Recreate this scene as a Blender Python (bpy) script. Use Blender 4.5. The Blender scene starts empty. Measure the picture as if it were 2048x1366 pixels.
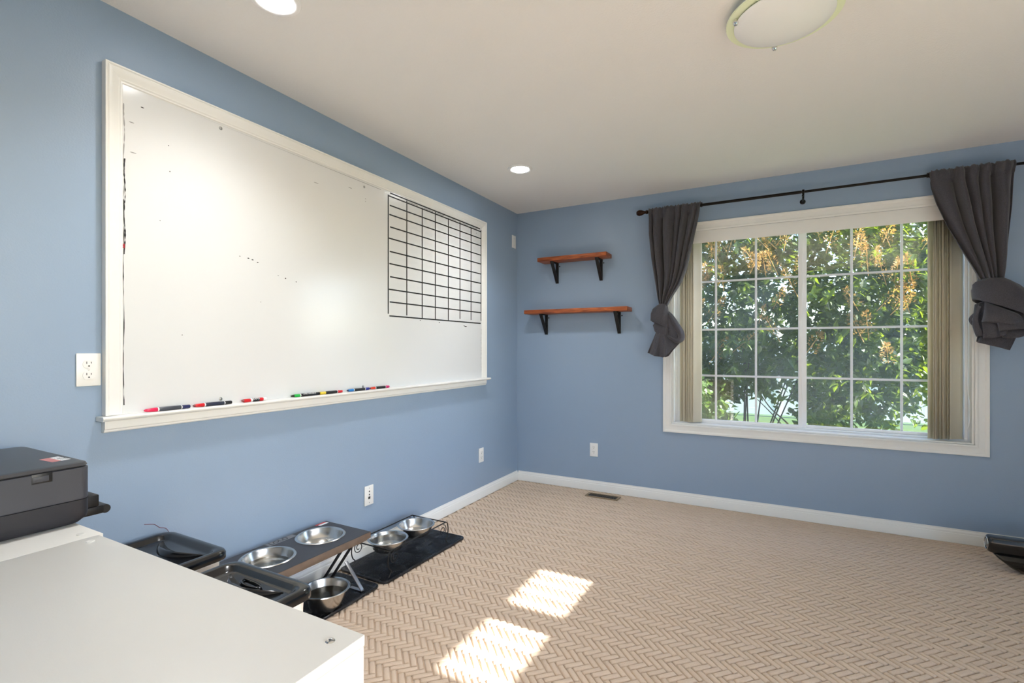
import bpy, bmesh, math, random
from mathutils import Vector, Matrix, Euler
R = math.radians
SC = bpy.context.scene
COL = SC.collection

# ------------------------------------------------------------------ camera, sky, sun, exposure
cam_d = bpy.data.cameras.new('camera')
cam = bpy.data.objects.new('camera', cam_d); COL.objects.link(cam)
cam.location = (2.113, -4.005, 1.208)
cam.rotation_euler = (R(90), 0, R(28.42))
cam_d.sensor_width = 36; cam_d.sensor_fit = 'HORIZONTAL'
cam_d.lens = 36 * 985 / 2048
cam_d.shift_y = (696 - 683) / 2048
cam_d.clip_start = 0.02; cam_d.clip_end = 300
SC.camera = cam

SUN_EL = 32.0
w = bpy.data.worlds.new('sky'); SC.world = w; w.use_nodes = True
nt = w.node_tree; nt.nodes.clear()
o_ = nt.nodes.new('ShaderNodeOutputWorld'); b_ = nt.nodes.new('ShaderNodeBackground'); s_ = nt.nodes.new('ShaderNodeTexSky')
s_.sky_type = 'NISHITA'; s_.sun_disc = False; s_.sun_elevation = R(SUN_EL); s_.sun_rotation = R(90); s_.dust_density = 2.0; s_.altitude = 1300
b_.inputs['Strength'].default_value = 0.54
nt.links.new(s_.outputs[0], b_.inputs[0]); nt.links.new(b_.outputs[0], o_.inputs[0])

sd = bpy.data.lights.new('sun_offscreen', 'SUN'); so = bpy.data.objects.new('sun_offscreen', sd); COL.objects.link(so)
sd.energy = 14.0; sd.angle = R(0.6); sd.color = (1, .97, .92)
so.location = (12, -2, 9)
so.rotation_euler = Vector((-math.cos(R(SUN_EL)), 0, -math.sin(R(SUN_EL)))).to_track_quat('-Z', 'Y').to_euler()

vs = SC.view_settings
vs.view_transform = 'Standard'; vs.look = 'None'; vs.gamma = 1; vs.use_curve_mapping = False
vs.exposure = 1.05
CAN_STRENGTH = 25.0; CAN_POWER = 26.0

# ------------------------------------------------------------------ materials
MATS = {}
def lin(c):
    return tuple(((x / 255) / 12.92 if x / 255 <= .04045 else ((x / 255 + .055) / 1.055) ** 2.4) for x in c)
def mat(name, rgb, rough=.5, metal=0., spec=.5, bump=0., bscale=200., var=0., vscale=8., trans=0., emit=None, coat=0., sss=0.):
    m = bpy.data.materials.new(name); m.use_nodes = True; MATS[name] = m
    n = m.node_tree.nodes; l = m.node_tree.links; p = n['Principled BSDF']
    c = (*lin(rgb), 1)
    p.inputs['Base Color'].default_value = c
    p.inputs['Roughness'].default_value = rough; p.inputs['Metallic'].default_value = metal
    p.inputs['Specular IOR Level'].default_value = spec
    p.inputs['Coat Weight'].default_value = coat; p.inputs['Coat Roughness'].default_value = .1
    if trans: p.inputs['Transmission Weight'].default_value = trans
    if emit:
        p.inputs['Emission Color'].default_value = (*lin(emit[0]), 1); p.inputs['Emission Strength'].default_value = emit[1]
    tc = n.new('ShaderNodeTexCoord')
    if var:
        t = n.new('ShaderNodeTexNoise'); t.inputs['Scale'].default_value = vscale; t.inputs['Detail'].default_value = 4
        l.new(tc.outputs['Object'], t.inputs['Vector'])
        mx = n.new('ShaderNodeMix'); mx.data_type = 'RGBA'
        mx.inputs[6].default_value = tuple(x * (1 - var) for x in c[:3]) + (1,); mx.inputs[7].default_value = tuple(min(1, x * (1 + var)) for x in c[:3]) + (1,)
        l.new(t.outputs['Fac'], mx.inputs[0]); l.new(mx.outputs[2], p.inputs['Base Color'])
    if bump:
        t = n.new('ShaderNodeTexNoise'); t.inputs['Scale'].default_value = bscale; t.inputs['Detail'].default_value = 3
        l.new(tc.outputs['Object'], t.inputs['Vector'])
        bp = n.new('ShaderNodeBump'); bp.inputs['Strength'].default_value = bump; bp.inputs['Distance'].default_value = .002
        l.new(t.outputs['Fac'], bp.inputs['Height']); l.new(bp.outputs[0], p.inputs['Normal'])
    return m

mat('wall_paint', (149, 170, 195), .36, spec=.5, bump=.25, bscale=160, var=.02, vscale=3)
mat('ceiling_paint', (238, 238, 237), .85, spec=.2, bump=.5, bscale=120)
mat('trim_paint', (240, 240, 237), .35, bump=.04, bscale=60, var=.015, vscale=20)
mat('vinyl', (246, 247, 248), .3)
mat('whiteboard', (226, 228, 229), .18, spec=.6, var=.012, vscale=2.5, bump=.02, bscale=30)
mat('black_tape', (14, 14, 15), .45)
mat('ink', (30, 30, 32), .6)
mat('ink_soft', (150, 150, 150), .6)
mat('ink_red', (170, 20, 40), .6)
mat('plate_white', (242, 242, 240), .3)
mat('slot_dark', (18, 18, 20), .6)
mat('screw_metal', (165, 165, 162), .35, 1.0)
mat('black_iron', (12, 12, 13), .5, bump=.1, bscale=400)
mat('rod_metal', (22, 18, 17), .28, .6)
mat('finial_bronze', (56, 36, 24), .25, .8, var=.8, vscale=60)
mat('cab_white', (224, 223, 218), .42, bump=.06, bscale=350, var=.01)
mat('printer_light', (64, 66, 74), .5, bump=.15, bscale=900)
mat('printer_dark', (33, 34, 42), .5, bump=.15, bscale=900)
mat('printer_lid', (62, 63, 67), .38, bump=.05, bscale=900)
mat('printer_black', (18, 19, 22), .4)
mat('label_white', (236, 236, 236), .5)
mat('label_red', (200, 60, 62), .5)
mat('label_pink', (205, 130, 128), .5)
mat('label_grey', (120, 122, 126), .45)
mat('bin_white', (232, 232, 228), .4)
mat('lid_black', (16, 17, 20), .16, spec=.6, coat=.3)
mat('steel', (214, 212, 208), .24, 1.0, bump=.03, bscale=60)
mat('steel_dull', (170, 170, 172), .35, 1.0)
mat('leg_dark', (60, 61, 64), .4, .7)
mat('feeder_black', (64, 66, 72), .55, var=.25, vscale=14, bump=.2, bscale=40)
mat('feeder_wood', (108, 92, 80), .6, var=.3, vscale=25)
mat('mat_rubber', (24, 26, 31), .5, bump=.4, bscale=300)
mat('tub_black', (14, 15, 16), .12, spec=.6, coat=.4)
mat('vent_tan', (150, 128, 98), .45, .3)
mat('vent_dark', (46, 40, 34), .5)
mat('lamp_trim', (244, 244, 244), .4)
mat('lamp_lens', (255, 255, 255), .5, emit=((248, 251, 255), CAN_STRENGTH))
mat('lens_frost', (240, 244, 244), .3)
mat('lens_ring', (236, 246, 214), .15)
mat('chrome', (225, 225, 225), .08, 1.0)
mat('wood_dark', (90, 60, 40), .6)
mat('bark', (84, 70, 56), .9, var=.3, vscale=20)
mat('grass', (60, 86, 36), .9, var=.5, vscale=9, bump=1, bscale=40)
mat('fence_vinyl', (240, 242, 244), .4)
mat('siding', (205, 200, 190), .7)

def cloth_mat(name, a, b):
    m = mat(name, a, .75, spec=.25); n = m.node_tree.nodes; l = m.node_tree.links; p = n['Principled BSDF']
    tc = n.new('ShaderNodeTexCoord'); t = n.new('ShaderNodeTexNoise'); t.inputs['Scale'].default_value = 420; t.inputs['Detail'].default_value = 2
    mp = n.new('ShaderNodeMapping'); mp.inputs['Scale'].default_value = (1, 1, .35)
    l.new(tc.outputs['Object'], mp.inputs[0]); l.new(mp.outputs[0], t.inputs['Vector'])
    mx = n.new('ShaderNodeMix'); mx.data_type = 'RGBA'; mx.inputs[6].default_value = (*lin(a), 1); mx.inputs[7].default_value = (*lin(b), 1)
    l.new(t.outputs['Fac'], mx.inputs[0]); l.new(mx.outputs[2], p.inputs['Base Color'])
    bp = n.new('ShaderNodeBump'); bp.inputs['Strength'].default_value = .25; bp.inputs['Distance'].default_value = .001
    l.new(t.outputs['Fac'], bp.inputs['Height']); l.new(bp.outputs[0], p.inputs['Normal'])
    p.inputs['Sheen Weight'].default_value = .25
    return m
cloth_mat('curtain_cloth', (49, 48, 54), (93, 91, 98))

def vane_mat():
    m = bpy.data.materials.new('vane_vinyl'); m.use_nodes = True; MATS['vane_vinyl'] = m
    n = m.node_tree.nodes; l = m.node_tree.links; p = n['Principled BSDF']; out = n['Material Output']
    p.inputs['Base Color'].default_value = (*lin((246, 240, 222)), 1); p.inputs['Roughness'].default_value = .45
    t = n.new('ShaderNodeBsdfTranslucent'); t.inputs[0].default_value = (*lin((226, 220, 184)), 1)
    mx = n.new('ShaderNodeMixShader'); mx.inputs[0].default_value = .25
    l.new(p.outputs[0], mx.inputs[1]); l.new(t.outputs[0], mx.inputs[2]); l.new(mx.outputs[0], out.inputs[0])
vane_mat()

def glass_mat(name, refl, dirt, tint=(1, 1, 1)):
    m = bpy.data.materials.new(name); m.use_nodes = True; MATS[name] = m
    n = m.node_tree.nodes; l = m.node_tree.links; n.remove(n['Principled BSDF']); out = n['Material Output']
    tr = n.new('ShaderNodeBsdfTransparent'); tr.inputs[0].default_value = (*tint, 1)
    gl = n.new('ShaderNodeBsdfGlossy'); gl.inputs['Roughness'].default_value = .01
    m1 = n.new('ShaderNodeMixShader'); m1.inputs[0].default_value = refl
    l.new(tr.outputs[0], m1.inputs[1]); l.new(gl.outputs[0], m1.inputs[2])
    df = n.new('ShaderNodeBsdfTranslucent'); df.inputs[0].default_value = (.85, .9, .95, 1)
    tc = n.new('ShaderNodeTexCoord'); t = n.new('ShaderNodeTexNoise'); t.inputs['Scale'].default_value = 2.2; t.inputs['Detail'].default_value = 5
    l.new(tc.outputs['Object'], t.inputs['Vector'])
    mr = n.new('ShaderNodeMapRange'); mr.inputs[1].default_value = .35; mr.inputs[2].default_value = .7; mr.inputs[3].default_value = 0; mr.inputs[4].default_value = dirt
    l.new(t.outputs['Fac'], mr.inputs[0])
    m2 = n.new('ShaderNodeMixShader'); l.new(mr.outputs[0], m2.inputs[0]); l.new(m1.outputs[0], m2.inputs[1]); l.new(df.outputs[0], m2.inputs[2])
    l.new(m2.outputs[0], out.inputs[0])
glass_mat('pane_dusty', .05, .03)
glass_mat('pane_clear', .05, .012)

def water_mat():
    m = bpy.data.materials.new('water'); m.use_nodes = True; MATS['water'] = m
    n = m.node_tree.nodes; l = m.node_tree.links; n.remove(n['Principled BSDF']); out = n['Material Output']
    tr = n.new('ShaderNodeBsdfTransparent'); tr.inputs[0].default_value = (.96, .98, .98, 1)
    gl = n.new('ShaderNodeBsdfGlossy'); gl.inputs['Roughness'].default_value = .03
    fr = n.new('ShaderNodeFresnel'); fr.inputs[0].default_value = 1.4
    mx = n.new('ShaderNodeMixShader'); l.new(fr.outputs[0], mx.inputs[0]); l.new(tr.outputs[0], mx.inputs[1]); l.new(gl.outputs[0], mx.inputs[2]); l.new(mx.outputs[0], out.inputs[0])
water_mat()

def leaf_mat(name, a, b, tr_c, rough=.35):
    m = bpy.data.materials.new(name); m.use_nodes = True; MATS[name] = m
    n = m.node_tree.nodes; l = m.node_tree.links; p = n['Principled BSDF']; out = n['Material Output']
    g = n.new('ShaderNodeNewGeometry')
    mx = n.new('ShaderNodeMix'); mx.data_type = 'RGBA'; mx.inputs[6].default_value = (*lin(a), 1); mx.inputs[7].default_value = (*lin(b), 1)
    l.new(g.outputs['Random Per Island'], mx.inputs[0]); l.new(mx.outputs[2], p.inputs['Base Color'])
    p.inputs['Roughness'].default_value = rough; p.inputs['Specular IOR Level'].default_value = .6
    t = n.new('ShaderNodeBsdfTranslucent'); t.inputs[0].default_value = (*lin(tr_c), 1)
    ms = n.new('ShaderNodeMixShader'); ms.inputs[0].default_value = .4
    l.new(p.outputs[0], ms.inputs[1]); l.new(t.outputs[0], ms.inputs[2]); l.new(ms.outputs[0], out.inputs[0])
leaf_mat('leaf_green', (36, 54, 20), (80, 102, 38), (132, 156, 36))
leaf_mat('leaf_light', (66, 96, 46), (98, 126, 66), (120, 150, 62), .45)
leaf_mat('flower_tan', (150, 116, 56), (198, 166, 96), (200, 160, 80), .7)

def wood_mat():
    m = mat('shelf_wood', (160, 78, 34), .45); n = m.node_tree.nodes; l = m.node_tree.links; p = n['Principled BSDF']
    tc = n.new('ShaderNodeTexCoord'); mp = n.new('ShaderNodeMapping'); mp.inputs['Scale'].default_value = (3, 26, 26)
    t = n.new('ShaderNodeTexNoise'); t.inputs['Scale'].default_value = 2.2; t.inputs['Detail'].default_value = 6; t.inputs['Distortion'].default_value = .8
    l.new(tc.outputs['Object'], mp.inputs[0]); l.new(mp.outputs[0], t.inputs['Vector'])
    cr = n.new('ShaderNodeValToRGB'); cr.color_ramp.elements[0].position = .3; cr.color_ramp.elements[0].color = (*lin((104, 44, 20)), 1)
    cr.color_ramp.elements[1].position = .7; cr.color_ramp.elements[1].color = (*lin((196, 106, 52)), 1)
    l.new(t.outputs['Fac'], cr.inputs[0]); l.new(cr.outputs[0], p.inputs['Base Color'])
wood_mat()

def carpet_mat():
    m = bpy.data.materials.new('carpet'); m.use_nodes = True; MATS['carpet'] = m
    n = m.node_tree.nodes; l = m.node_tree.links; p = n['Principled BSDF']
    p.inputs['Roughness'].default_value = .95; p.inputs['Specular IOR Level'].default_value = .1
    p.inputs['Sheen Weight'].default_value = .15
    tc = n.new('ShaderNodeTexCoord')
    fn = n.new('ShaderNodeTexNoise'); fn.inputs['Scale'].default_value = 420; fn.inputs['Detail'].default_value = 3; l.new(tc.outputs['Object'], fn.inputs['Vector'])
    c1 = n.new('ShaderNodeMix'); c1.data_type = 'RGBA'; c1.inputs[6].default_value = (*lin((199, 174, 149)), 1); c1.inputs[7].default_value = (*lin((229, 209, 188)), 1)
    l.new(fn.outputs['Fac'], c1.inputs[0]); l.new(c1.outputs[2], p.inputs['Base Color'])
    bp = n.new('ShaderNodeBump'); bp.inputs['Strength'].default_value = .4; bp.inputs['Distance'].default_value = .003
    l.new(fn.outputs['Fac'], bp.inputs['Height']); l.new(bp.outputs[0], p.inputs['Normal'])
carpet_mat()

def mat_wet():
    m = MATS['mat_rubber']; n = m.node_tree.nodes; l = m.node_tree.links; p = n['Principled BSDF']
    tc = n.new('ShaderNodeTexCoord'); t = n.new('ShaderNodeTexNoise'); t.inputs['Scale'].default_value = 9; t.inputs['Detail'].default_value = 6
    l.new(tc.outputs['Object'], t.inputs['Vector'])
    mr = n.new('ShaderNodeMapRange'); mr.inputs[1].default_value = .42; mr.inputs[2].default_value = .56; mr.inputs[3].default_value = .6; mr.inputs[4].default_value = .14
    l.new(t.outputs['Fac'], mr.inputs[0]); l.new(mr.outputs[0], p.inputs['Roughness'])
mat_wet()

# ------------------------------------------------------------------ builders
def wloc(o):
    v = Vector((0, 0, 0))
    while o is not None:
        v += o.location; o = o.parent
    return v
def tag(o, label=None, cat=None, group=None, kind=None):
    if label: o['label'] = label
    if cat: o['category'] = cat
    if group: o['group'] = group
    if kind: o['kind'] = kind
    return o
def thing(name, loc, label=None, cat=None, group=None, kind=None):
    o = bpy.data.objects.new(name, None); o.empty_display_size = .05; COL.objects.link(o); o.location = loc
    return tag(o, label, cat, group, kind)

class MB:
    def __init__(s): s.v = []; s.f = []
    def add(s, vs, fs):
        b = len(s.v); s.v += [tuple(x) for x in vs]; s.f += [tuple(b + i for i in f) for f in fs]; return s
    def box(s, x0, x1, y0, y1, z0, z1):
        x0, x1 = min(x0, x1), max(x0, x1); y0, y1 = min(y0, y1), max(y0, y1); z0, z1 = min(z0, z1), max(z0, z1)
        return s.add([(x0, y0, z0), (x1, y0, z0), (x1, y1, z0), (x0, y1, z0), (x0, y0, z1), (x1, y0, z1), (x1, y1, z1), (x0, y1, z1)],
                     [(0, 3, 2, 1), (4, 5, 6, 7), (0, 1, 5, 4), (1, 2, 6, 5), (2, 3, 7, 6), (3, 0, 4, 7)])
    def obox(s, o, U, V, N, a0, a1, b0, b1, c0, c1):
        o = Vector(o); P = lambda a, b, c: o + Vector(U) * a + Vector(V) * b + Vector(N) * c
        vs = [P(a0, b0, c0), P(a1, b0, c0), P(a1, b1, c0), P(a0, b1, c0), P(a0, b0, c1), P(a1, b0, c1), P(a1, b1, c1), P(a0, b1, c1)]
        return s.add(vs, [(0, 3, 2, 1), (4, 5, 6, 7), (0, 1, 5, 4), (1, 2, 6, 5), (2, 3, 7, 6), (3, 0, 4, 7)])
    def prism(s, pts, vec):
        n = len(pts); pts = [Vector(p) for p in pts]; vec = Vector(vec)
        return s.add(pts + [p + vec for p in pts], [tuple(range(n))[::-1], tuple(range(n, 2 * n))] + [(i, (i + 1) % n, n + (i + 1) % n, n + i) for i in range(n)])
    def loft(s, rings, caps=True, closed=True):
        n = len(rings[0]); vs = [p for r in rings for p in r]; fs = []
        for a in range(len(rings) - 1):
            for i in range(n if closed else n - 1):
                fs.append((a * n + i, a * n + (i + 1) % n, (a + 1) * n + (i + 1) % n, (a + 1) * n + i))
        if caps: fs += [tuple(range(n))[::-1], tuple((len(rings) - 1) * n + i for i in range(n))]
        return s.add(vs, fs)
    def lathe(s, prof, c=(0, 0, 0), n=40, U=(1, 0, 0), V=(0, 1, 0), N=(0, 0, 1), caps=False):
        c = Vector(c); U = Vector(U); V = Vector(V); N = Vector(N)
        return s.loft([[c + (U * math.cos(2 * math.pi * i / n) + V * math.sin(2 * math.pi * i / n)) * r + N * h for i in range(n)] for r, h in prof], caps)
    def tube(s, path, r, n=10, caps=True, close=False):
        P = [Vector(p) for p in path]; rings = []; up = None
        m = len(P)
        for i, p in enumerate(P):
            if close: t = P[(i + 1) % m] - P[i - 1]
            else: t = P[min(i + 1, m - 1)] - P[max(i - 1, 0)]
            t.normalize()
            if up is None:
                up = Vector((0, 0, 1)) if abs(t.z) < .9 else Vector((1, 0, 0))
            a = t.cross(up); a.normalize(); b = a.cross(t); up = b
            rr = r[i] if isinstance(r, (list, tuple)) else r
            rings.append([p + (a * math.cos(2 * math.pi * q / n) + b * math.sin(2 * math.pi * q / n)) * rr for q in range(n)])
        if close: rings.append(rings[0])
        return s.loft(rings, caps and not close)
    def grid(s, fn, nu, nv):
        vs = [fn(i / nu, j / nv) for j in range(nv + 1) for i in range(nu + 1)]
        return s.add(vs, [(j * (nu + 1) + i, j * (nu + 1) + i + 1, (j + 1) * (nu + 1) + i + 1, (j + 1) * (nu + 1) + i) for j in range(nv) for i in range(nu)])
    def build(s, name, m, parent=None, at=None, bevel=0., seg=2, smooth=True, ang=40, solid=0., kind=None, label=None, mats=None, fmat=None):
        sh = wloc(parent) if parent is not None else Vector(at or (0, 0, 0))
        me = bpy.data.meshes.new(name)
        me.from_pydata([tuple(Vector(v) - sh) for v in s.v], [], s.f)
        bm = bmesh.new(); bm.from_mesh(me)
        if not fmat: bmesh.ops.recalc_face_normals(bm, faces=bm.faces)
        if bevel:
            es = [e for e in bm.edges if len(e.link_faces) == 2 and e.calc_face_angle(0) > R(30)]
            bmesh.ops.bevel(bm, geom=es, offset=bevel, segments=seg, profile=.5, affect='EDGES', clamp_overlap=True)
        bm.to_mesh(me); bm.free()
        for q in (mats or [m]): me.materials.append(MATS[q])
        if fmat:
            for pl in me.polygons: pl.material_index = fmat[pl.index]
        if smooth:
            me.shade_smooth(); me.set_sharp_from_angle(angle=R(ang))
        o = bpy.data.objects.new(name, me); COL.objects.link(o)
        if parent is not None: o.parent = parent
        else: o.location = sh
        if solid:
            q = o.modifiers.new('thickness', 'SOLIDIFY'); q.thickness = solid; q.offset = 0
        if kind: o['kind'] = kind
        if label: o['label'] = label
        return o

def rrect(x0, x1, y0, y1, z, r, n=6):
    out = []
    for cx_, cy_, a0 in ((x1 - r, y1 - r, 0), (x0 + r, y1 - r, 90), (x0 + r, y0 + r, 180), (x1 - r, y0 + r, 270)):
        for i in range(n + 1):
            a = R(a0 + 90 * i / n); out.append(Vector((cx_ + r * math.cos(a), cy_ + r * math.sin(a), z)))
    return out
def copy_tree(o, parent=None):
    c = o.copy(); COL.objects.link(c); c.parent = parent
    for ch in o.children: copy_tree(ch, c)
    return c
def interp(x, tab):
    if x <= tab[0][0]: return tab[0][1]
    for (a, p), (b, q) in zip(tab, tab[1:]):
        if x <= b:
            t = (x - a) / (b - a); return p + (q - p) * t
    return tab[-1][1]
def bez(pts, n=12):
    P = [Vector(p) for p in pts]; out = []
    for i in range(len(P) - 1):
        p0, p1, p2, p3 = P[max(i - 1, 0)], P[i], P[i + 1], P[min(i + 2, len(P) - 1)]
        for k in range(n):
            t = k / n
            out.append(.5 * ((2 * p1) + (p2 - p0) * t + (2 * p0 - 5 * p1 + 4 * p2 - p3) * t * t + (-p0 + 3 * p1 - 3 * p2 + p3) * t ** 3))
    out.append(P[-1]); return out
X_, Y_, Z_ = Vector((1, 0, 0)), Vector((0, 1, 0)), Vector((0, 0, 1))
def text_mesh(txt, size, name, m, parent, o, U, V, N, extrude=.0004):
    c = bpy.data.curves.new('t', 'FONT'); c.body = txt; c.size = size; c.extrude = extrude; c.align_x = 'CENTER'; c.align_y = 'CENTER'
    t = bpy.data.objects.new('t', c); COL.objects.link(t)
    dg = bpy.context.evaluated_depsgraph_get(); me = bpy.data.meshes.new_from_object(t.evaluated_get(dg))
    bpy.data.objects.remove(t); bpy.data.curves.remove(c)
    sh = wloc(parent)
    for v in me.vertices:
        v.co = Vector(o) + Vector(U) * v.co.x + Vector(V) * v.co.y + Vector(N) * v.co.z - sh
    me.name = name; me.materials.clear(); me.materials.append(MATS[m])
    ob = bpy.data.objects.new(name, me); COL.objects.link(ob); ob.parent = parent; return ob

# ------------------------------------------------------------------ the room
RX, BY, H = 4.3, -5.0, 2.44
def struct(o): o['kind'] = 'structure'; return o
PILE = .009
flo = struct(MB().box(-.12, RX + .14, BY - .12, .14, -.12, -PILE).build('floor', 'carpet', smooth=False))
def carpet_pile():
    # woven strips laid in a herringbone at 45 degrees, each a low rounded pad; the joints are real gaps
    rr = random.Random(21); W_ = .0255; q2 = math.sqrt(2); m = MB(); N_ = 3
    def world(a, b): return ((a + b) * W_ / q2, (b - a) * W_ / q2)
    cl_ = lambda v, a, b: max(a, min(b, v))
    for i in range(-10, 270):
        for j in range(-150, 130):
            k = (i - j) % (2 * N_)
            if k == 0: a0, a1, b0, b1 = i, i + N_, j, j + 1
            elif k == 2 * N_ - 1: a0, a1, b0, b1 = i, i + 1, j, j + N_
            else: continue
            cx_, cy_ = world((a0 + a1) / 2, (b0 + b1) / 2)
            if not (0 < cx_ < RX and BY < cy_ < 0): continue
            hor = k == 0; top = -rr.uniform(0, .0018)
            # the joints between strips of one direction are combed wider than those of the other
            gl = rr.uniform(.05, .13) if hor else rr.uniform(.02, .08); ge = rr.uniform(.02, .07)
            ga, gb = (ge, gl) if hor else (gl, ge); J_ = lambda: rr.uniform(-.04, .04)
            ring = lambda s_, z: [(*world(a + J_() * .6, b + J_() * .6), z) for a, b in ((a0 + ga + s_, b0 + gb + s_), (a1 - ga - s_, b0 + gb + s_), (a1 - ga - s_, b1 - gb - s_), (a0 + ga + s_, b1 - gb - s_))]
            V = [(cl_(x, .0005, RX - .0005), cl_(y, BY + .0005, -.0005), z) for x, y, z in ring(0, -PILE) + ring(.02, top - .0035) + ring(.14, top - .0006) + ring(.26, top)]
            F = [(12, 13, 14, 15)]
            for lv in (0, 4, 8): F += [(lv + q_, lv + (q_ + 1) % 4, lv + 4 + (q_ + 1) % 4, lv + 4 + q_) for q_ in range(4)]
            b_0 = len(m.v); m.v += V; m.f += [tuple(b_0 + x for x in f) for f in F]
    m.build('carpet_pile', 'carpet', flo, ang=75, kind='stuff')
carpet_pile()
struct(MB().box(-.12, RX + .14, BY - .12, .14, H, H + .12).build('ceiling', 'ceiling_paint', smooth=False))
struct(MB().box(-.12, 0, BY - .12, .14, 0, H).build('wall_left', 'wall_paint', smooth=False))
struct(MB().box(0, RX, BY - .12, BY, 0, H).build('wall_near', 'wall_paint', smooth=False))
WX0, WX1, WZ0, WZ1 = 1.376, 3.170, .613, 2.105         # window opening
q = MB().box(0, WX0, 0, .14, 0, H).box(WX1, RX, 0, .14, 0, H).box(WX0, WX1, 0, .14, 0, WZ0).box(WX0, WX1, 0, .14, WZ1, H)
struct(q.build('wall_far', 'wall_paint', smooth=False))
# right wall: two small high windows and, near the camera end, a glazed patio door added for daylight (outside the frame)
DY0, DY1, DZ = -4.85, -2.70, 2.10
TZ0, TZ1 = 1.895, 2.25
PA, PB = (-1.955, -1.565), (-2.51, -2.115)
q = MB().box(RX, RX + .14, BY - .12, DY0, 0, H).box(RX, RX + .14, DY0, DY1, DZ, H).box(RX, RX + .14, DY1, PB[0], 0, H)
q.box(RX, RX + .14, PB[0], PA[1], 0, TZ0).box(RX, RX + .14, PB[0], PA[1], TZ1, H).box(RX, RX + .14, PB[1], PA[0], TZ0, TZ1).box(RX, RX + .14, PA[1], .14, 0, H)
struct(q.build('wall_right', 'wall_paint', smooth=False))
for i, (a, b) in enumerate((PA, PB)):
    t = thing('window_%d_offscreen' % (i + 2), (RX, (a + b) / 2, TZ0), kind='structure')
    q = MB()
    for y0, y1, z0, z1 in ((a - .05, a, TZ0 - .05, TZ1 + .05), (b, b + .05, TZ0 - .05, TZ1 + .05), (a, b, TZ1, TZ1 + .05), (a, b, TZ0 - .05, TZ0)):
        q.box(RX - .014, RX - .001, y0, y1, z0, z1)
    q.build('casing', 'trim_paint', t)
    MB().box(RX + .07, RX + .076, a, b, TZ0, TZ1).build('glass_pane', 'pane_clear', t)
t = thing('door_1_added_offscreen', (RX, (DY0 + DY1) / 2, 0), kind='structure')  # added opening, unseen: lets extra sun and sky light into the room
q = MB()
for y0, y1, z0, z1 in ((DY0, DY0 + .06, 0, DZ), (DY1 - .06, DY1, 0, DZ), (DY0 + .06, DY1 - .06, DZ - .06, DZ), (DY0 + .06, DY1 - .06, 0, .05), ((DY0 + DY1) / 2 - .04, (DY0 + DY1) / 2 + .04, .05, DZ - .06)):
    q.box(RX + .04, RX + .1, y0, y1, z0, z1)
q.build('door_frame', 'vinyl', t)
for y0, y1 in ((DY0 + .06, (DY0 + DY1) / 2 - .04), ((DY0 + DY1) / 2 + .04, DY1 - .06)):
    MB().box(RX + .067, RX + .073, y0, y1, .05, DZ - .06).build('glass_pane', 'pane_clear', t)

# baseboards: stepped ogee profile swept along the wall
bprof = [(0, 0), (.014, 0), (.014, .052), (.0125, .057), (.009, .060), (.009, .067), (.0065, .073), (.0035, .077), (.003, .085), (0, .085)]
struct(MB().prism([(d, 0, z) for d, z in bprof], (0, BY, 0)).build('baseboard_left', 'trim_paint', ang=30))
struct(MB().prism([(.0141, -d, z) for d, z in bprof], (RX - .0145, 0, 0)).build('baseboard_far', 'trim_paint', ang=30))
struct(MB().prism([(RX - d, -.0145, z) for d, z in bprof], (0, DY1 + .0145, 0)).build('baseboard_right', 'trim_paint', ang=30))

# ------------------------------------------------------------------ window
win = thing('window_1', ((WX0 + WX1) / 2, 0, WZ0), kind='structure')
CW = .066
cprof = [(0, 0), (.013, 0), (.016, .006), (.016, .012), (.012, .020), (.012, .044), (.017, .050), (.020, .056), (.020, .064), (.016, CW), (0, CW)]   # (out of wall, outwards)
def casing_ring(x0, x1, z0, z1):
    m = MB(); P = []
    for d, e in cprof:
        P.append([(x0 - e, -d, z0 - e), (x1 + e, -d, z0 - e), (x1 + e, -d, z1 + e), (x0 - e, -d, z1 + e)])
    return P
P = casing_ring(WX0, WX1, WZ0, WZ1)
for k in range(4):
    k2 = (k + 1) % 4; m = MB(); n = len(P)
    m.loft([[Vector(P[i][k]) for i in range(n)], [Vector(P[i][k2]) for i in range(n)]])
    m.build('casing', 'trim_paint', win, ang=35)
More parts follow.
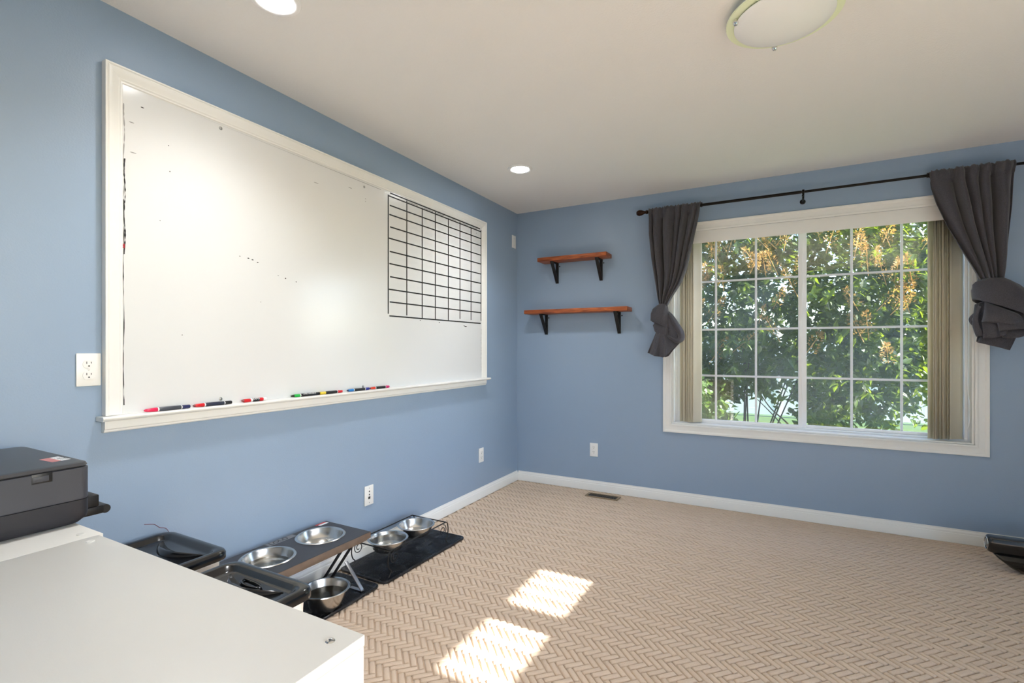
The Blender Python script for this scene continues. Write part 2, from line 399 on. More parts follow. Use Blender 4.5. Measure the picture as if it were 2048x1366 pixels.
# jamb liner
J = .012
m = MB().box(WX0, WX0 + J, .002, .13, WZ0, WZ1).box(WX1 - J, WX1, .002, .13, WZ0, WZ1).box(WX0 + J, WX1 - J, .002, .13, WZ1 - J, WZ1)
m.build('jamb', 'trim_paint', win)
MB().box(WX0 + J, WX1 - J, .002, .13, WZ0, WZ0 + .010).build('sill', 'trim_paint', win, bevel=.002)
gx0, gx1, gz0, gz1 = WX0 + J, WX1 - J, WZ0 + .010, WZ1 - J
m = MB().box(gx0, gx0 + .016, .075, .13, gz0, gz1).box(gx1 - .016, gx1, .075, .13, gz0, gz1).box(gx0 + .016, gx1 - .016, .075, .13, gz0, gz0 + .012).box(gx0 + .016, gx1 - .016, .075, .13, gz1 - .014, gz1)
m.build('vinyl_frame', 'vinyl', win, bevel=.0015)
BARZ = (.994, 1.350, 1.722)
def sash(x0, x1, xs, y0, y1, glass, st):
    z0, z1 = gz0 + .012, gz1 - .014
    s = MB().box(x0, x0 + st[0], y0, y1, z0, z1).box(x1 - st[1], x1, y0, y1, z0, z1).box(x0 + st[0], x1 - st[1], y0, y1, z0, z0 + .020).box(x0 + st[0], x1 - st[1], y0, y1, z1 - .022, z1).build('sash', 'vinyl', win, bevel=.002)
    a, b = x0 + st[0], x1 - st[1]; c, d = z0 + .020, z1 - .022; ym = (y0 + y1) / 2
    MB().box(a, b, ym - .006, ym - .003, c, d).build('glass_pane', glass, s, smooth=False)
    MB().box(a, b, ym + .009, ym + .012, c, d).build('glass_pane', glass, s, smooth=False)
    for x in xs: MB().box(x - .0075, x + .0075, ym - .0005, ym + .006, c, d).build('muntin', 'vinyl', s, bevel=.0015)
    for z in BARZ: MB().box(a, b, ym + .0003, ym + .0052, z - .0075, z + .0075).build('muntin', 'vinyl', s, bevel=.0015)
    return s
sl = sash(gx0 + .016, 2.262, (1.688, 1.965), .078, .100, 'pane_dusty', (.022, .024))
sr = sash(2.240, gx1 - .016, (2.558, 2.834), .1005, .1245, 'pane_clear', (.050, .030))
MB().box(2.240, 2.252, .070, .078, 1.28, 1.40).build('latch', 'vinyl', sl, bevel=.003)

# ------------------------------------------------------------------ vertical blind drawn open
bl = thing('vertical_blind', (2.27, .03, WZ0 + .012), 'cream vertical blind drawn open to both sides of the window under a white valance', 'blind')
MB().box(WX0 + .014, WX1 - .014, .000, .006, 2.012, WZ1 - .001).build('valance', 'trim_paint', bl, bevel=.0015)
MB().box(WX0 + .014, WX1 - .014, .022, .062, 2.052, WZ1 - .014).build('headrail', 'vinyl', bl, bevel=.002)
def vane(x, yaw, zb):
    c, s = math.cos(yaw), math.sin(yaw); wd = .0445; m = MB()
    def fn(u, v):
        a = (u - .5) * 2; bow = .004 * (1 - a * a)
        lx, ly = a * wd, bow
        # yaw 90 deg = edge towards the room
        return (x + lx * c - ly * s, .042 + (lx * s + ly * c) * .82, zb + (2.05 - zb) * v)
    m.grid(fn, 6, 2); return m.build('vane', 'vane_vinyl', bl, solid=.0012)
rnd = random.Random(5)
for i in range(10): vane(1.462 + i * .0108, R(50 + rnd.uniform(-7, 7)), .632 + rnd.uniform(-.003, .003))
for i in range(10): vane(2.984 + i * .0122, R(46 + (12 if i % 3 else -10) + rnd.uniform(-5, 5)), .632 + rnd.uniform(-.003, .003))
MB().tube(bez([(3.137, .012, 2.05), (3.139, .012, 1.5), (3.141, .012, 1.0), (3.151, .012, .86), (3.148, .012, .74), (3.134, .012, .70)], 8), .0016, 6).build('pull_chain', 'vinyl', bl)
MB().box(3.124, 3.140, .006, .020, .640, .654).build('chain_clip', 'vinyl', bl, bevel=.002)

# ------------------------------------------------------------------ whiteboard
FY0, FY1, FZ1 = -3.160, -.590, 2.227
wb = thing('whiteboard', (.001, (FY0 + FY1) / 2, .91), 'large framed whiteboard with a black tape calendar grid on the left wall', 'whiteboard')
PY0, PY1, PZ0, PZ1 = -3.103, -.641, .962, 2.168
MB().box(.002, .014, PY0 - .03, PY1 + .03, PZ0 - .02, PZ1 + .03).build('writing_panel', 'whiteboard', wb, smooth=False)
fprof = [(0.0145, 0), (.018, .003), (.018, .008), (.0215, .013), (.0215, .018), (.026, .030), (.0285, .040), (.029, .046), (.0265, .050), (.030, .053), (.030, .058), (.001, .058), (.001, .031), (.0145, .030)]
def wcorner(k, e):
    y0, y1, z1 = PY0 - e, PY1 + e, PZ1 + e
    return [(y0, .968), (y0, z1), (y1, z1), (y1, .968)][k]
for k, nm in ((0, 'frame_side'), (1, 'frame_top'), (2, 'frame_side')):
    MB().loft([[Vector((d, *wcorner(k, e))) for d, e in fprof], [Vector((d, *wcorner(k + 1, e))) for d, e in fprof]]).build(nm, 'trim_paint', wb, ang=28)
# ledge with rounded nose, and apron under it
lp = [(.001, .950), (.046, .950), (.052, .953), (.056, .958), (.056, .962), (.053, .9665), (.001, .9665)]
MB().prism([(d, -3.178, z) for d, z in lp], (0, 3.178 - .560, 0)).build('marker_ledge', 'trim_paint', wb, ang=50)
ap = [(.001, .908), (.018, .908), (.022, .912), (.022, .917), (.027, .921), (.027, .9495), (.001, .9495)]
MB().prism([(d, -3.162, z) for d, z in ap], (0, 3.162 - .583, 0)).build('apron', 'trim_paint', wb, ang=30)
# tape grid: every strip a part
HZ = (2.171, 2.140, 2.084, 2.027, 1.952, 1.881, 1.801, 1.726, 1.646, 1.568, 1.491, 1.405)
VY = (-1.717, -1.546, -1.391, -1.248, -1.095, -.946, -.795, -.650)
HZ = (2.160,) + HZ[1:]
for i, z in enumerate(HZ):
    wd = .0042; j = (.006, -.004, .003, 0)[i % 4]
    MB().box(.0143, .0146, VY[0] + .010 + j, VY[-1] - (.004 if i else .014), z - wd, z + wd).build('tape_strip', 'black_tape', wb, smooth=False)
for i, y in enumerate(VY):
    MB().box(.0147, .0150, y - .0045, y + .0045, HZ[-1] + (.012 if i < 2 else .02 if i > 4 else 0), HZ[0] - (.006 if i % 2 else .014)).build('tape_strip', 'black_tape', wb, smooth=False)
# handwriting: small illegible strokes in the heading row
rnd = random.Random(11)
for k in range(1, 7):
    y = VY[k] + .016; m = MB(); ye = VY[k] + .016 + rnd.uniform(.07, .105)
    zc = 2.150 - rnd.uniform(0, .002)
    while y < ye and k < 7:
        hgt = rnd.uniform(.004, .009)
        pts = [(.0144, y, zc + rnd.uniform(-.003, .003)), (.0144, y + .003, zc + hgt * .5), (.0144, y + .005, zc - hgt * .4), (.0144, y + .009, zc + rnd.uniform(-.003, .003))]
        m.tube(pts, .0008, 4); y += rnd.uniform(.008, .012)
    m.build('handwriting', 'ink', wb)
def inkdot(y, z, r, mt='ink', asp=1.):
    MB().lathe([(r * .001, .0002), (r, .0002)], (.0142, y, z), 8, U=(0, asp, 0), V=(0, 0, 1), N=(1, 0, 0)).build('ink_mark', mt, wb, smooth=False)
for y, z, r, mt, asp in ((-2.62, 1.612, .0026, 'ink', 2), (-2.60, 1.608, .0022, 'ink', 2.5), (-2.575, 1.600, .0022, 'ink', 2), (-2.66, 1.615, .0016, 'ink', 2), (-2.43, 1.545, .0026, 'ink', 1.5), (-2.37, 1.535, .0022, 'ink', 1.5),
                         (-2.47, 1.553, .0015, 'ink', 2), (-.87, 1.372, .004, 'ink', 4.5), (-.89, 1.377, .002, 'ink', 5), (-1.20, 1.388, .0026, 'ink', 3), (-1.41, 1.392, .0024, 'ink', 2.5), (-2.56, 1.42, .0018, 'ink', 1),
                         (-2.95, 2.0, .002, 'ink', 1), (-2.945, 1.9, .0022, 'ink', 1), (-2.90, 1.26, .0018, 'ink', 1), (-2.98, 1.70, .0016, 'ink', 1), (-2.02, 2.10, .0018, 'ink_soft', 8), (-2.25, 2.06, .0016, 'ink_soft', 10),
                         (-1.905, 2.07, .003, 'ink_soft', 1), (-1.905, 2.055, .0025, 'ink_soft', 1), (-3.04, 2.11, .002, 'ink', 3), (-3.075, 2.04, .0018, 'ink_soft', 5), (-3.07, 1.93, .0018, 'ink_soft', 6), (-1.48, 2.085, .002, 'ink', 2), (-.72, 2.115, .002, 'ink', 2)):
    inkdot(y, z, r, mt, asp)
def smear(y, z0, z1, amp, mt, x=.0141, seed=1, wd=.0016):
    rr = random.Random(seed); m = MB(); n = 40; L = []; Rr = []
    for i in range(n + 1):
        z = z0 + (z1 - z0) * i / n; w_ = max(.0004, wd * rr.uniform(.1, 1.2)); c = y + amp * math.sin(i * .35 + seed) * .5
        L.append((x + .0002, c - w_, z)); Rr.append((x + .0002, c + w_, z))
    m.add(L + Rr, [(i, i + 1, n + 2 + i, n + 1 + i) for i in range(n)]); m.build('ink_smudge', mt, wb, smooth=False)
smear(PY0 + .003, 1.00, 1.75, .002, 'ink', seed=2); smear(PY0 + .004, 1.72, 2.1, .003, 'ink_soft', seed=4, wd=.002)
smear(PY0 + .006, 1.55, 1.9, .004, 'ink', seed=5, wd=.0022); smear(PY1 - .006, 1.02, 1.36, .003, 'ink_soft', seed=7, wd=.003)
m = MB(); m.add([(.0143, -2.95, 2.163), (.0143, -1.78, 2.160), (.0143, -1.78, 2.157), (.0143, -2.3, 2.160)], [(0, 1, 2, 3)]); m.build('ink_smudge', 'ink_soft', wb, smooth=False)
smear(PY0 + .003, 1.572, 1.588, .001, 'ink_red', seed=9, wd=.005, x=.0144)
for y, z in ((-2.745, 2.148), (-1.915, 2.136), (-2.745, .990), (-1.925, .987)):
    MB().lathe([(.0001, .0035), (.003, .0034), (.0065, .002), (.0075, 0)], (.014, y, z), 14, U=(0, 1, 0), V=(0, 0, 1), N=(1, 0, 0)).build('screw', 'screw_metal', wb)

# ------------------------------------------------------------------ markers lying on the ledge
def marker(y0, y1, parts, label, r=.0078, x=.036, txt=None, flip=False):
    z = .9667 + r; L = y1 - y0
    t = thing('marker', (x, (y0 + y1) / 2, .9667), label, 'marker', 'markers on the whiteboard ledge')
    for nm, a, b, ra, rb, mt in parts:
        ya, yb = y0 + a * L, y0 + b * L; e = .0012
        MB().lathe([(.0001, 0), (ra * r - e * .5, 0), (ra * r, e), (rb * r, (yb - ya) - e), (rb * r - e * .5, yb - ya), (.0001, yb - ya)], (x, ya, z), 16, U=(1, 0, 0), V=(0, 0, 1), N=(0, 1, 0)).build(nm, mt, t)
    if txt:
        c = y0 + txt[1] * L; a = R(40)
        N = Vector((math.cos(a), 0, math.sin(a))); V = Vector((-math.sin(a), 0, math.cos(a)))
        text_mesh(txt[0], txt[2], 'lettering', 'label_white', t, Vector((x, c, z)) + N * (r * 1.0), (0, 1, 0), V, N)
    return t
for nm, c, rg in (('mk_pink', (226, 30, 84), .3), ('mk_navy', (28, 36, 84), .3), ('mk_grey', (66, 70, 80), .35), ('mk_red', (206, 22, 32), .3), ('mk_black', (20, 21, 26), .35), ('mk_inkblue', (34, 40, 62), .35), ('mk_green', (30, 180, 70), .3),
                  ('mk_yellow', (232, 204, 60), .3), ('mk_sky', (40, 130, 205), .3), ('mk_blue', (24, 40, 150), .3), ('mk_orange', (222, 60, 30), .3), ('mk_magenta', (205, 30, 110), .3), ('mk_darkred', (120, 14, 24), .3), ('mk_darkgreen', (34, 48, 26), .4), ('mk_white', (236, 236, 236), .35)): mat(nm, c, rg)
def dual(c1, tip, body, c2): return [('cap_tip', 0, .05, .45, .7, tip), ('cap', .05, .27, .75, 1.0, c1), ('band', .27, .30, 1.03, 1.03, 'mk_white'), ('barrel', .30, .79, 1, 1, body), ('band', .79, .81, 1.03, 1.03, 'mk_white'), ('end_cap', .81, 1, 1, .92, c2)]
marker(-3.044, -2.883, dual('mk_pink', 'mk_pink', 'mk_grey', 'mk_navy'), 'marker with pink cap, grey barrel and navy end on the ledge')
marker(-2.870, -2.712, dual('mk_red', 'mk_darkred', 'mk_inkblue', 'mk_black'), 'marker with red cap, navy barrel and black end on the ledge')
marker(-2.666, -2.548, [('cap_tip', 0, .08, .4, .8, 'mk_darkred'), ('cap', .08, .34, 1, 1, 'mk_red'), ('band', .34, .42, 1, 1, 'mk_white'), ('barrel', .42, .70, 1, 1, 'mk_black'), ('colour_band', .70, .86, 1, 1, 'mk_red'), ('end_plug', .86, 1, .98, .9, 'mk_white')],
       'red capped marker with white lettering on its black label', txt=('EXPO', .56, .0125))
gm = marker(-2.416, -2.250, [('cap_tip', 0, .1, .5, .8, 'mk_darkgreen'), ('cap', .1, .29, .9, 1, 'mk_green'), ('band', .29, .32, 1.03, 1.03, 'mk_white'), ('barrel', .32, 1, 1, 1, 'mk_black')], 'green capped marker with black barrel on the ledge')
m = MB(); rnd = random.Random(8); a_ = R(40); Nn = Vector((math.cos(a_), 0, math.sin(a_))); Vv = Vector((-math.sin(a_), 0, math.cos(a_)))
for k in range(13):      # worn, unreadable print
    m.obox(Vector((.036, -2.350 + k * .0058, .9745)) + Nn * .0079, Y_, Vv, Nn, 0, rnd.uniform(.0025, .005), -rnd.uniform(.001, .003), rnd.uniform(.001, .003), -.0004, .0003)
m.build('worn_print', 'label_white', gm, smooth=False)
marker(-2.246, -2.100, [('cap', 0, .24, 1, 1, 'mk_yellow'), ('barrel', .24, .75, 1, 1, 'mk_black'), ('band', .75, .78, 1.03, 1.03, 'mk_white'), ('end_cap', .78, 1, 1, .9, 'mk_red')], 'marker with yellow cap, black barrel and red end on the ledge')
marker(-2.064, -1.900, dual('mk_sky', 'mk_navy', 'mk_black', 'mk_blue'), 'marker with sky blue cap, black barrel and dark blue end on the ledge')
marker(-1.896, -1.735, dual('mk_orange', 'mk_darkred', 'mk_black', 'mk_magenta'), 'marker with orange cap, black barrel and magenta end on the ledge')

# ------------------------------------------------------------------ outlets and plates
def plate(name, o, U, N, label, kind_, w_=.070, h_=.114):
    o = Vector(o); U = Vector(U); N = Vector(N); V = Z_
    t = thing(name, o, label, 'blank plate' if kind_ == 'blank' else 'outlet' if kind_ == 'duplex' else 'wall plate')
    MB().obox(o, U, V, N, -w_ / 2, w_ / 2, -h_ / 2, h_ / 2, .0004, .006).build('cover_plate', 'plate_white', t, bevel=.0025)
    if kind_ == 'duplex':
        for s in (-1, 1):
            cz = s * .0195; pts = []
            for i in range(28):
                a = 2 * math.pi * i / 28; pts.append((.0172 * math.cos(a), max(-.0135, min(.0135, .0172 * math.sin(a)))))
            P = [o + U * a + V * (cz + b) + N * .0062 for a, b in pts]
            r = MB().prism(P, N * .0016).build('receptacle', 'plate_white', t, ang=60)
            MB().obox(o, U, V, N, -.0073, -.0053, cz + .001, cz + .0090, .0078, .0081).build('slot', 'slot_dark', r, smooth=False)
            MB().obox(o, U, V, N, .0053, .0073, cz + .002, cz + .0080, .0078, .0081).build('slot', 'slot_dark', r, smooth=False)
            MB().lathe([(.0001, .0003), (.0026, .0003), (.0026, 0)], o + V * (cz - .0065) + N * .0078, 12, U, V, N).build('slot', 'slot_dark', r, smooth=False)
        MB().lathe([(.0001, .0012), (.0022, .001), (.003, 0)], o + N * .006, 12, U, V, N).build('screw', 'plate_white', t)
    elif kind_ == 'data':
        for cz in (.023, .004):
            MB().lathe([(.0045, 0), (.0075, .0005), (.0075, .001), (.0045, .001)], o + V * cz + N * .006, 16, U, V, N).build('jack_ring', 'plate_white', t)
            MB().lathe([(.0001, .0007), (.0046, .0007), (.0046, 0)], o + V * cz + N * .006, 14, U, V, N).build('jack', 'slot_dark', t, smooth=False)
        MB().obox(o, U, V, N, -.0075, .0075, -.0210, -.0075, .0058, .0068).build('jack', 'slot_dark', t, smooth=False)
    if kind_ != 'duplex':
        for cz in (-.042, .042) if kind_ == 'data' else (-.03, .03):
            MB().lathe([(.0001, .0011), (.002, .001), (.0028, 0)], o + V * cz + N * .006, 12, U, V, N).build('screw', 'steel_dull', t)
    return t
plate('wall_outlet', (0, -3.2, 1.1325), Y_, X_, 'white duplex outlet beside the lower end of the whiteboard frame', 'duplex')
plate('wall_outlet', (0, -.628, .344), Y_, X_, 'white duplex outlet low on the whiteboard wall near the corner', 'duplex')
plate('wall_outlet', (.737, 0, .345), X_, -Y_, 'white duplex outlet low on the window wall under the wooden shelves', 'duplex')
plate('data_plate', (0, -1.867, .346), Y_, X_, 'white wall plate with three black jacks above the wire dog bowl stand', 'data')
plate('blank_plate', (0, -.072, 2.17), Y_, X_, 'white blank plate high on the wall close to the corner', 'blank')

# ------------------------------------------------------------------ shelves
def shelf(x0, x1, z0, z1, bx, label):
    t = thing('wall_shelf', ((x0 + x1) / 2, -.0005, z0 - .17), label, 'shelf', 'wooden shelves on black brackets')
    MB().box(x0, x1, -.155, -.002, z0, z1).build('board', 'shelf_wood', t, bevel=.0035)
    for x in bx:
        b = thing('bracket', (0, 0, 0)); b.parent = t
        w2 = .0135; g = .0006
        m = MB().box(x - w2, x + w2, -.006, -.001, z0 - .178, z0 - g).box(x - w2, x + w2, -.130, -.006, z0 - .006, z0 - g)
        m.build('bracket_angle', 'black_iron', t, bevel=.001)
        pr_ = [(-.128, z0 - .006), (-.116, z0 - .006), (-.004, z0 - .163), (-.004, z0 - .177)]
        MB().prism([(x - w2, y, z) for y, z in pr_], (2 * w2, 0, 0)).build('bracket_brace', 'black_iron', t, bevel=.001)
        for dz in (.03,):
            MB().lathe([(.0001, .004), (.005, .003), (.006, 0)], (x + .022, -.001, z0 - dz), 10, X_, Z_, -Y_).build('bolt', 'black_iron', t)
        bpy.data.objects.remove(b)
    return t
shelf(.277, .892, 1.953, 1.987, (.400, .800), 'short upper reddish wooden shelf on two black brackets')
shelf(.148, 1.062, 1.505, 1.539, (.296, .955), 'long lower reddish wooden shelf on two black brackets')

# ------------------------------------------------------------------ curtain rod and curtains
RZ, RYY = 2.279, -.085
rd = thing('curtain_rod', (2.3, 0, RZ), 'black curtain rod with bronze finial above the window', 'curtain rod')
MB().tube([(1.195, RYY, RZ), (2.25, RYY, RZ), (2.25, RYY, RZ)], .0105, 16).build('rod', 'rod_metal', rd)
MB().tube([(2.2505, RYY, RZ), (3.62, RYY, RZ)], .0085, 16).build('rod', 'rod_metal', rd)
MB().lathe([(.0001, -.105), (.013, -.104), (.020, -.096), (.024, -.082), (.021, -.064), (.013, -.046), (.010, -.036), (.015, -.030), (.016, -.022), (.012, -.014), (.0125, 0)], (1.2245, RYY, RZ), 12, Y_, Z_, X_).build('finial', 'finial_bronze', rd, ang=20)
MB().lathe([(.0001, .105), (.013, .104), (.020, .096), (.024, .082), (.021, .064), (.013, .046), (.010, .036), (.015, .030), (.016, .022), (.012, .014), (.0125, 0)], (3.60, RYY, RZ), 12, Y_, Z_, X_).build('finial', 'finial_bronze', rd, ang=20)
for x in (1.245, 2.262, 3.56):
    m = MB().tube(bez([(x, -.004, RZ - .048), (x, -.045, RZ - .046), (x, RYY + .004, RZ - .034), (x, RYY, RZ - .013)], 6), .0065, 10)
    m.lathe([(.0001, 0), (.016, 0), (.018, .003), (.010, .006), (.0001, .006)], (x, -.0008, RZ - .048), 16, X_, Z_, -Y_)
    m.lathe([(.0105, -.008), (.0155, -.006), (.0155, .006), (.0105, .008)], (x, RYY, RZ), 16, Y_, Z_, X_)
    m.build('bracket', 'rod_metal', rd)
    MB().lathe([(.0001, .014), (.005, .013), (.006, .008), (.003, 0)], (x - .004, RYY - .004, RZ - .03), 10, X_, Z_, -Y_).build('thumb_screw', 'rod_metal', rd)

def fold(u, seed, k):
    return (math.sin(2 * math.pi * k * u + seed) + .55 * math.sin(2 * math.pi * (k * 1.73) * u + seed * 2.1) + .3 * math.sin(2 * math.pi * k * 2.9 * u + seed * 3.3)) / 1.5
def curtain(name, label, Ltab, Rtab, ztop, zp, yc, seed, k, amp):
    t = thing(name, ((Ltab[-1][1] + Rtab[-1][1]) / 2, yc, zp - .4), label, 'curtain', 'dark grey knotted curtains')
    NU, NV = 240, 60
    def fn(u, v):
        z = ztop + (zp - ztop) * v
        # crowd the folds towards the pinch
        xl, xr = interp(-z, [(-a, b) for a, b in Ltab]), interp(-z, [(-a, b) for a, b in Rtab])
        uu = u + .018 * math.sin(2 * math.pi * (3 * u + seed)) * (1 - v)
        x = xl + (xr - xl) * uu
        A = amp * (min(1, .35 + v * 2.2)) * (1 - .35 * v)
        us = u + .025 * math.sin(v * 2.2 + seed + 5 * u) + .035 * math.sin(2 * math.pi * 1.3 * u + seed)
        ph = math.pi * k * us + seed
        f = .5 - 1.15 * abs(math.sin(ph)) ** 1.15 + .22 * math.sin(2 * math.pi * k * .61 * us + 2 * seed)
        y = yc + A * f - .004 * math.sin(math.pi * u)
        # pinch the creases: cloth either side of a crease closes over it
        x -= (xr - xl) / k * .12 * math.sin(2 * ph) * min(1, .25 + v * 3) * math.sin(math.pi * u) ** .4
        fine = fold(u, seed * 1.7, k * 2.6)
        if v < .12: y += (.0045 * fine) * (1 - v / .12)
        if v < .08:
            # rod pocket: cloth bulges round the rod
            q = (v / .08 - .45) / .55; y -= .012 * max(0, 1 - q * q)
        if v < .02: z += .006 * fine
        y = min(y, RYY - .0135) if v < .09 else y
        return (x, y, z)
    MB().grid(fn, NU, NV).build('cloth', 'curtain_cloth', t, solid=.0025, ang=80)
    # back half of the rod pocket
    def fb(u, v):
        xl, xr = Ltab[0][1], Rtab[0][1]; a = math.pi * (v - .5); rr = .0155 + .002 * fold(u, seed * 1.7, k * 2.6)
        return (xl + (xr - xl) * u, RYY + rr * math.cos(a) * .9, RZ + rr * math.sin(a) + .002)
    MB().grid(fb, 60, 8).build('rod_pocket', 'curtain_cloth', t, solid=.002, ang=80)
    return t
cl = curtain('curtain', 'dark grey curtain knotted into a short flared tail beside the shelves',
             [(2.300, 1.226), (2.1, 1.229), (1.9, 1.247), (1.74, 1.270), (1.60, 1.290), (1.52, 1.306)],
             [(2.300, 1.612), (2.2, 1.596), (2.1, 1.575), (1.95, 1.540), (1.80, 1.503), (1.70, 1.462), (1.60, 1.395), (1.52, 1.352)], 2.297, 1.52, -.094, .7, 6.3, .066)
cr_ = curtain('curtain', 'dark grey curtain tied into a big rosette knot over the vertical blind vanes',
              [(2.300, 2.925), (2.2, 2.938), (2.1, 2.962), (1.95, 3.012), (1.80, 3.078), (1.70, 3.126), (1.60, 3.172)],
              [(2.300, 3.320), (2.2, 3.313), (2.05, 3.310), (1.90, 3.300), (1.75, 3.290), (1.68, 3.282), (1.60, 3.270)], 2.299, 1.60, -.097, 2.3, 5.4, .078)

def ringc(c, a, b, ry=0., pl=0., k=0, ph=0., n=72, a0=0, a1=360, tilt=0.):
    """ellipse in plan; ry slopes the ring along x (z rises with +x), tilt slopes it along y"""
    out = []
    for i in range(n):
        t_ = R(a0 + (a1 - a0) * i / n) if (a1 - a0) == 360 else R(a0 + (a1 - a0) * i / (n - 1))
        rr = 1 + pl * math.sin(k * t_ + ph) + pl * .5 * math.sin(k * 1.9 * t_ + ph * 2)
        dx, dy = a * math.cos(t_) * rr, b * math.sin(t_) * rr
        out.append(Vector((c[0] + dx, c[1] + dy, c[2] + ry * dx + tilt * dy)))
    return out
def patch(m, P00, P10, P01, P11, bulge=(0, 0, 0), sag=(0, 0, 0), nu=14, nv=10, wav=0., wk=2, ph=0.):
    P00, P10, P01, P11, bl_, sg = map(Vector, (P00, P10, P01, P11, bulge, sag))
    def fn(u, v):
        p = P00 * (1 - u) * (1 - v) + P10 * u * (1 - v) + P01 * (1 - u) * v + P11 * u * v
        p = p + bl_ * (4 * u * (1 - u)) * (.4 + .6 * v) + sg * math.sin(math.pi * v)
        p = p + Vector((0, -wav * math.sin(2 * math.pi * wk * u + ph) * v, 0)); return p
    m.grid(fn, nu, nv)
# left knot: skirt-like wrap over the pinch, dark fold, loop on the right, pleated tail
yk = -.110
m = MB()
m.loft([ringc((1.330, yk, 1.548), .026, .024, -.1, .06, 5), ringc((1.322, yk, 1.530), .042, .036, -.15, .06, 5), ringc((1.312, yk, 1.495), .058, .046, -.25, .05, 4), ringc((1.308, yk, 1.450), .068, .052, -.35, .04, 4),
        ringc((1.312, yk, 1.395), .078, .056, -.45, .03, 3), ringc((1.318, yk, 1.382), .076, .054, -.45, .03, 3), ringc((1.322, yk, 1.39), .064, .044, -.45, .03, 3)], caps=False)
m.build('wrap', 'curtain_cloth', cl, ang=80)
MB().tube([tuple(p) for p in ringc((1.3135, yk, 1.391), .0795, .0575, -.45, .03, 3, n=60)], .0022, 6, close=True).build('hem_stitch', 'curtain_cloth', cl)
m = MB()
m.loft([ringc((1.332, yk, 1.43), .02, .02, 0, .1, 4), ringc((1.328, yk, 1.40), .058, .042, -.2, .12, 5, .4), ringc((1.325, yk, 1.36), .073, .050, -.35, .12, 5, .9), ringc((1.332, yk, 1.32), .064, .046, -.3, .12, 5, 1.4), ringc((1.335, yk, 1.29), .03, .03, -.2, .1, 5)])
m.build('knot', 'curtain_cloth', cl, ang=80)
m = MB()
lp_ = bez([(1.345, yk + .012, 1.50), (1.385, yk + .006, 1.455), (1.425, yk, 1.385), (1.462, yk - .006, 1.315), (1.462, yk - .020, 1.272), (1.425, yk - .034, 1.268), (1.375, yk - .036, 1.30), (1.335, yk - .030, 1.335)], 8)
rings = []
for i, p in enumerate(lp_):
    f = i / (len(lp_) - 1); wv = .010 + .026 * math.sin(math.pi * min(1, f * 1.15)) ; t_ = (lp_[min(i + 1, len(lp_) - 1)] - lp_[max(i - 1, 0)]).normalized(); nrm = Vector((t_.z, 0, -t_.x))
    rings.append([p + Vector((0, -1, 0)) * (wv * math.cos(2 * math.pi * q / 20)) + nrm * (wv * .62 * math.sin(2 * math.pi * q / 20) * (1 + .25 * math.sin(6 * math.pi * q / 20))) for q in range(20)])
m.loft(rings)
patch(m, (1.340, yk - .010, 1.49), (1.456, yk - .006, 1.350), (1.335, yk - .024, 1.27), (1.466, yk - .018, 1.270), (0, -.010, 0), (0, -.006, 0))
m.build('loop', 'curtain_cloth', cl, ang=80)
def tailfn(u, v):
    top = Vector((1.335 + .055 * (u - .5) * 2, yk - .035 * math.sin(math.pi * u) - .006, 1.335 - .02 * u))
    hem = Vector((0, 0, 0)); hx = interp(u, [(0, 1.214), (.5, 1.335), (.78, 1.405), (1, 1.472)]); hz = interp(u, [(0, 1.170), (.28, 1.146), (.52, 1.136), (.62, 1.146), (1, 1.268)])
    hem = Vector((hx, yk - .02 - .038 * math.sin(math.pi * u) , hz))
    p = top.lerp(hem, v); p.y += v * (.018 * math.sin(2 * math.pi * 2.6 * u + .6) + .006 * math.sin(2 * math.pi * 6 * u)); return tuple(p)
m = MB().grid(tailfn, 70, 24)
def tailback(u, v):
    p = Vector(tailfn(u, v)); p.y = yk + .03 * math.sin(math.pi * u) * v + .01; return tuple(p)
m.grid(tailback, 40, 16)
m.build('tail', 'curtain_cloth', cl, solid=.0025, ang=80)
# right knot: domed wrap, layered folds below, flat tail
yk = -.115
m = MB()
m.loft([ringc((3.224, yk, 1.618), .046, .030, 0, .05, 5), ringc((3.228, yk, 1.606), .068, .046, -.05, .06, 5), ringc((3.240, yk, 1.585), .098, .064, -.14, .06, 4), ringc((3.258, yk, 1.550), .126, .082, -.25, .05, 4, .5),
        ringc((3.270, yk, 1.50), .146, .096, -.38, .03, 3, .5), ringc((3.278, yk, 1.445), .152, .104, -.48, .03, 3, .5), ringc((3.280, yk, 1.422), .150, .104, -.50, .03, 3, .5), ringc((3.280, yk, 1.424), .144, .098, -.50, .03, 3, .5), ringc((3.278, yk, 1.46), .124, .082, -.42, .02, 3, .5)], caps=False)
m.build('wrap', 'curtain_cloth', cr_, ang=80)
m = MB()
m.loft([ringc((3.25, yk, 1.48), .06, .045, -.2, .08, 5), ringc((3.255, yk, 1.43), .105, .065, -.3, .1, 6, .7), ringc((3.262, yk, 1.37), .115, .072, -.2, .1, 6, 1.2), ringc((3.262, yk, 1.31), .100, .062, -.1, .1, 6, 1.9), ringc((3.25, yk, 1.27), .05, .04, 0, .1, 5)])
m.build('knot', 'curtain_cloth', cr_, ang=80)
m = MB()
yf = yk - .06
patch(m, (3.165, yf - .008, 1.475), (3.30, yf - .034, 1.400), (3.150, yf - .020, 1.360), (3.335, yf - .055, 1.325), (0, -.020, 0), (0, -.014, 0), wav=.008)
patch(m, (3.205, yf - .02, 1.385), (3.36, yf - .03, 1.350), (3.215, yf - .045, 1.300), (3.345, yf - .058, 1.312), (0, -.022, .006), (0, -.012, 0), wav=.006, ph=1.)
patch(m, (3.150, yf - .010, 1.370), (3.26, yf - .024, 1.360), (3.155, yf - .022, 1.262), (3.250, yf - .040, 1.282), (0, -.012, -.004), (0, -.006, 0), wav=.006, ph=2.)
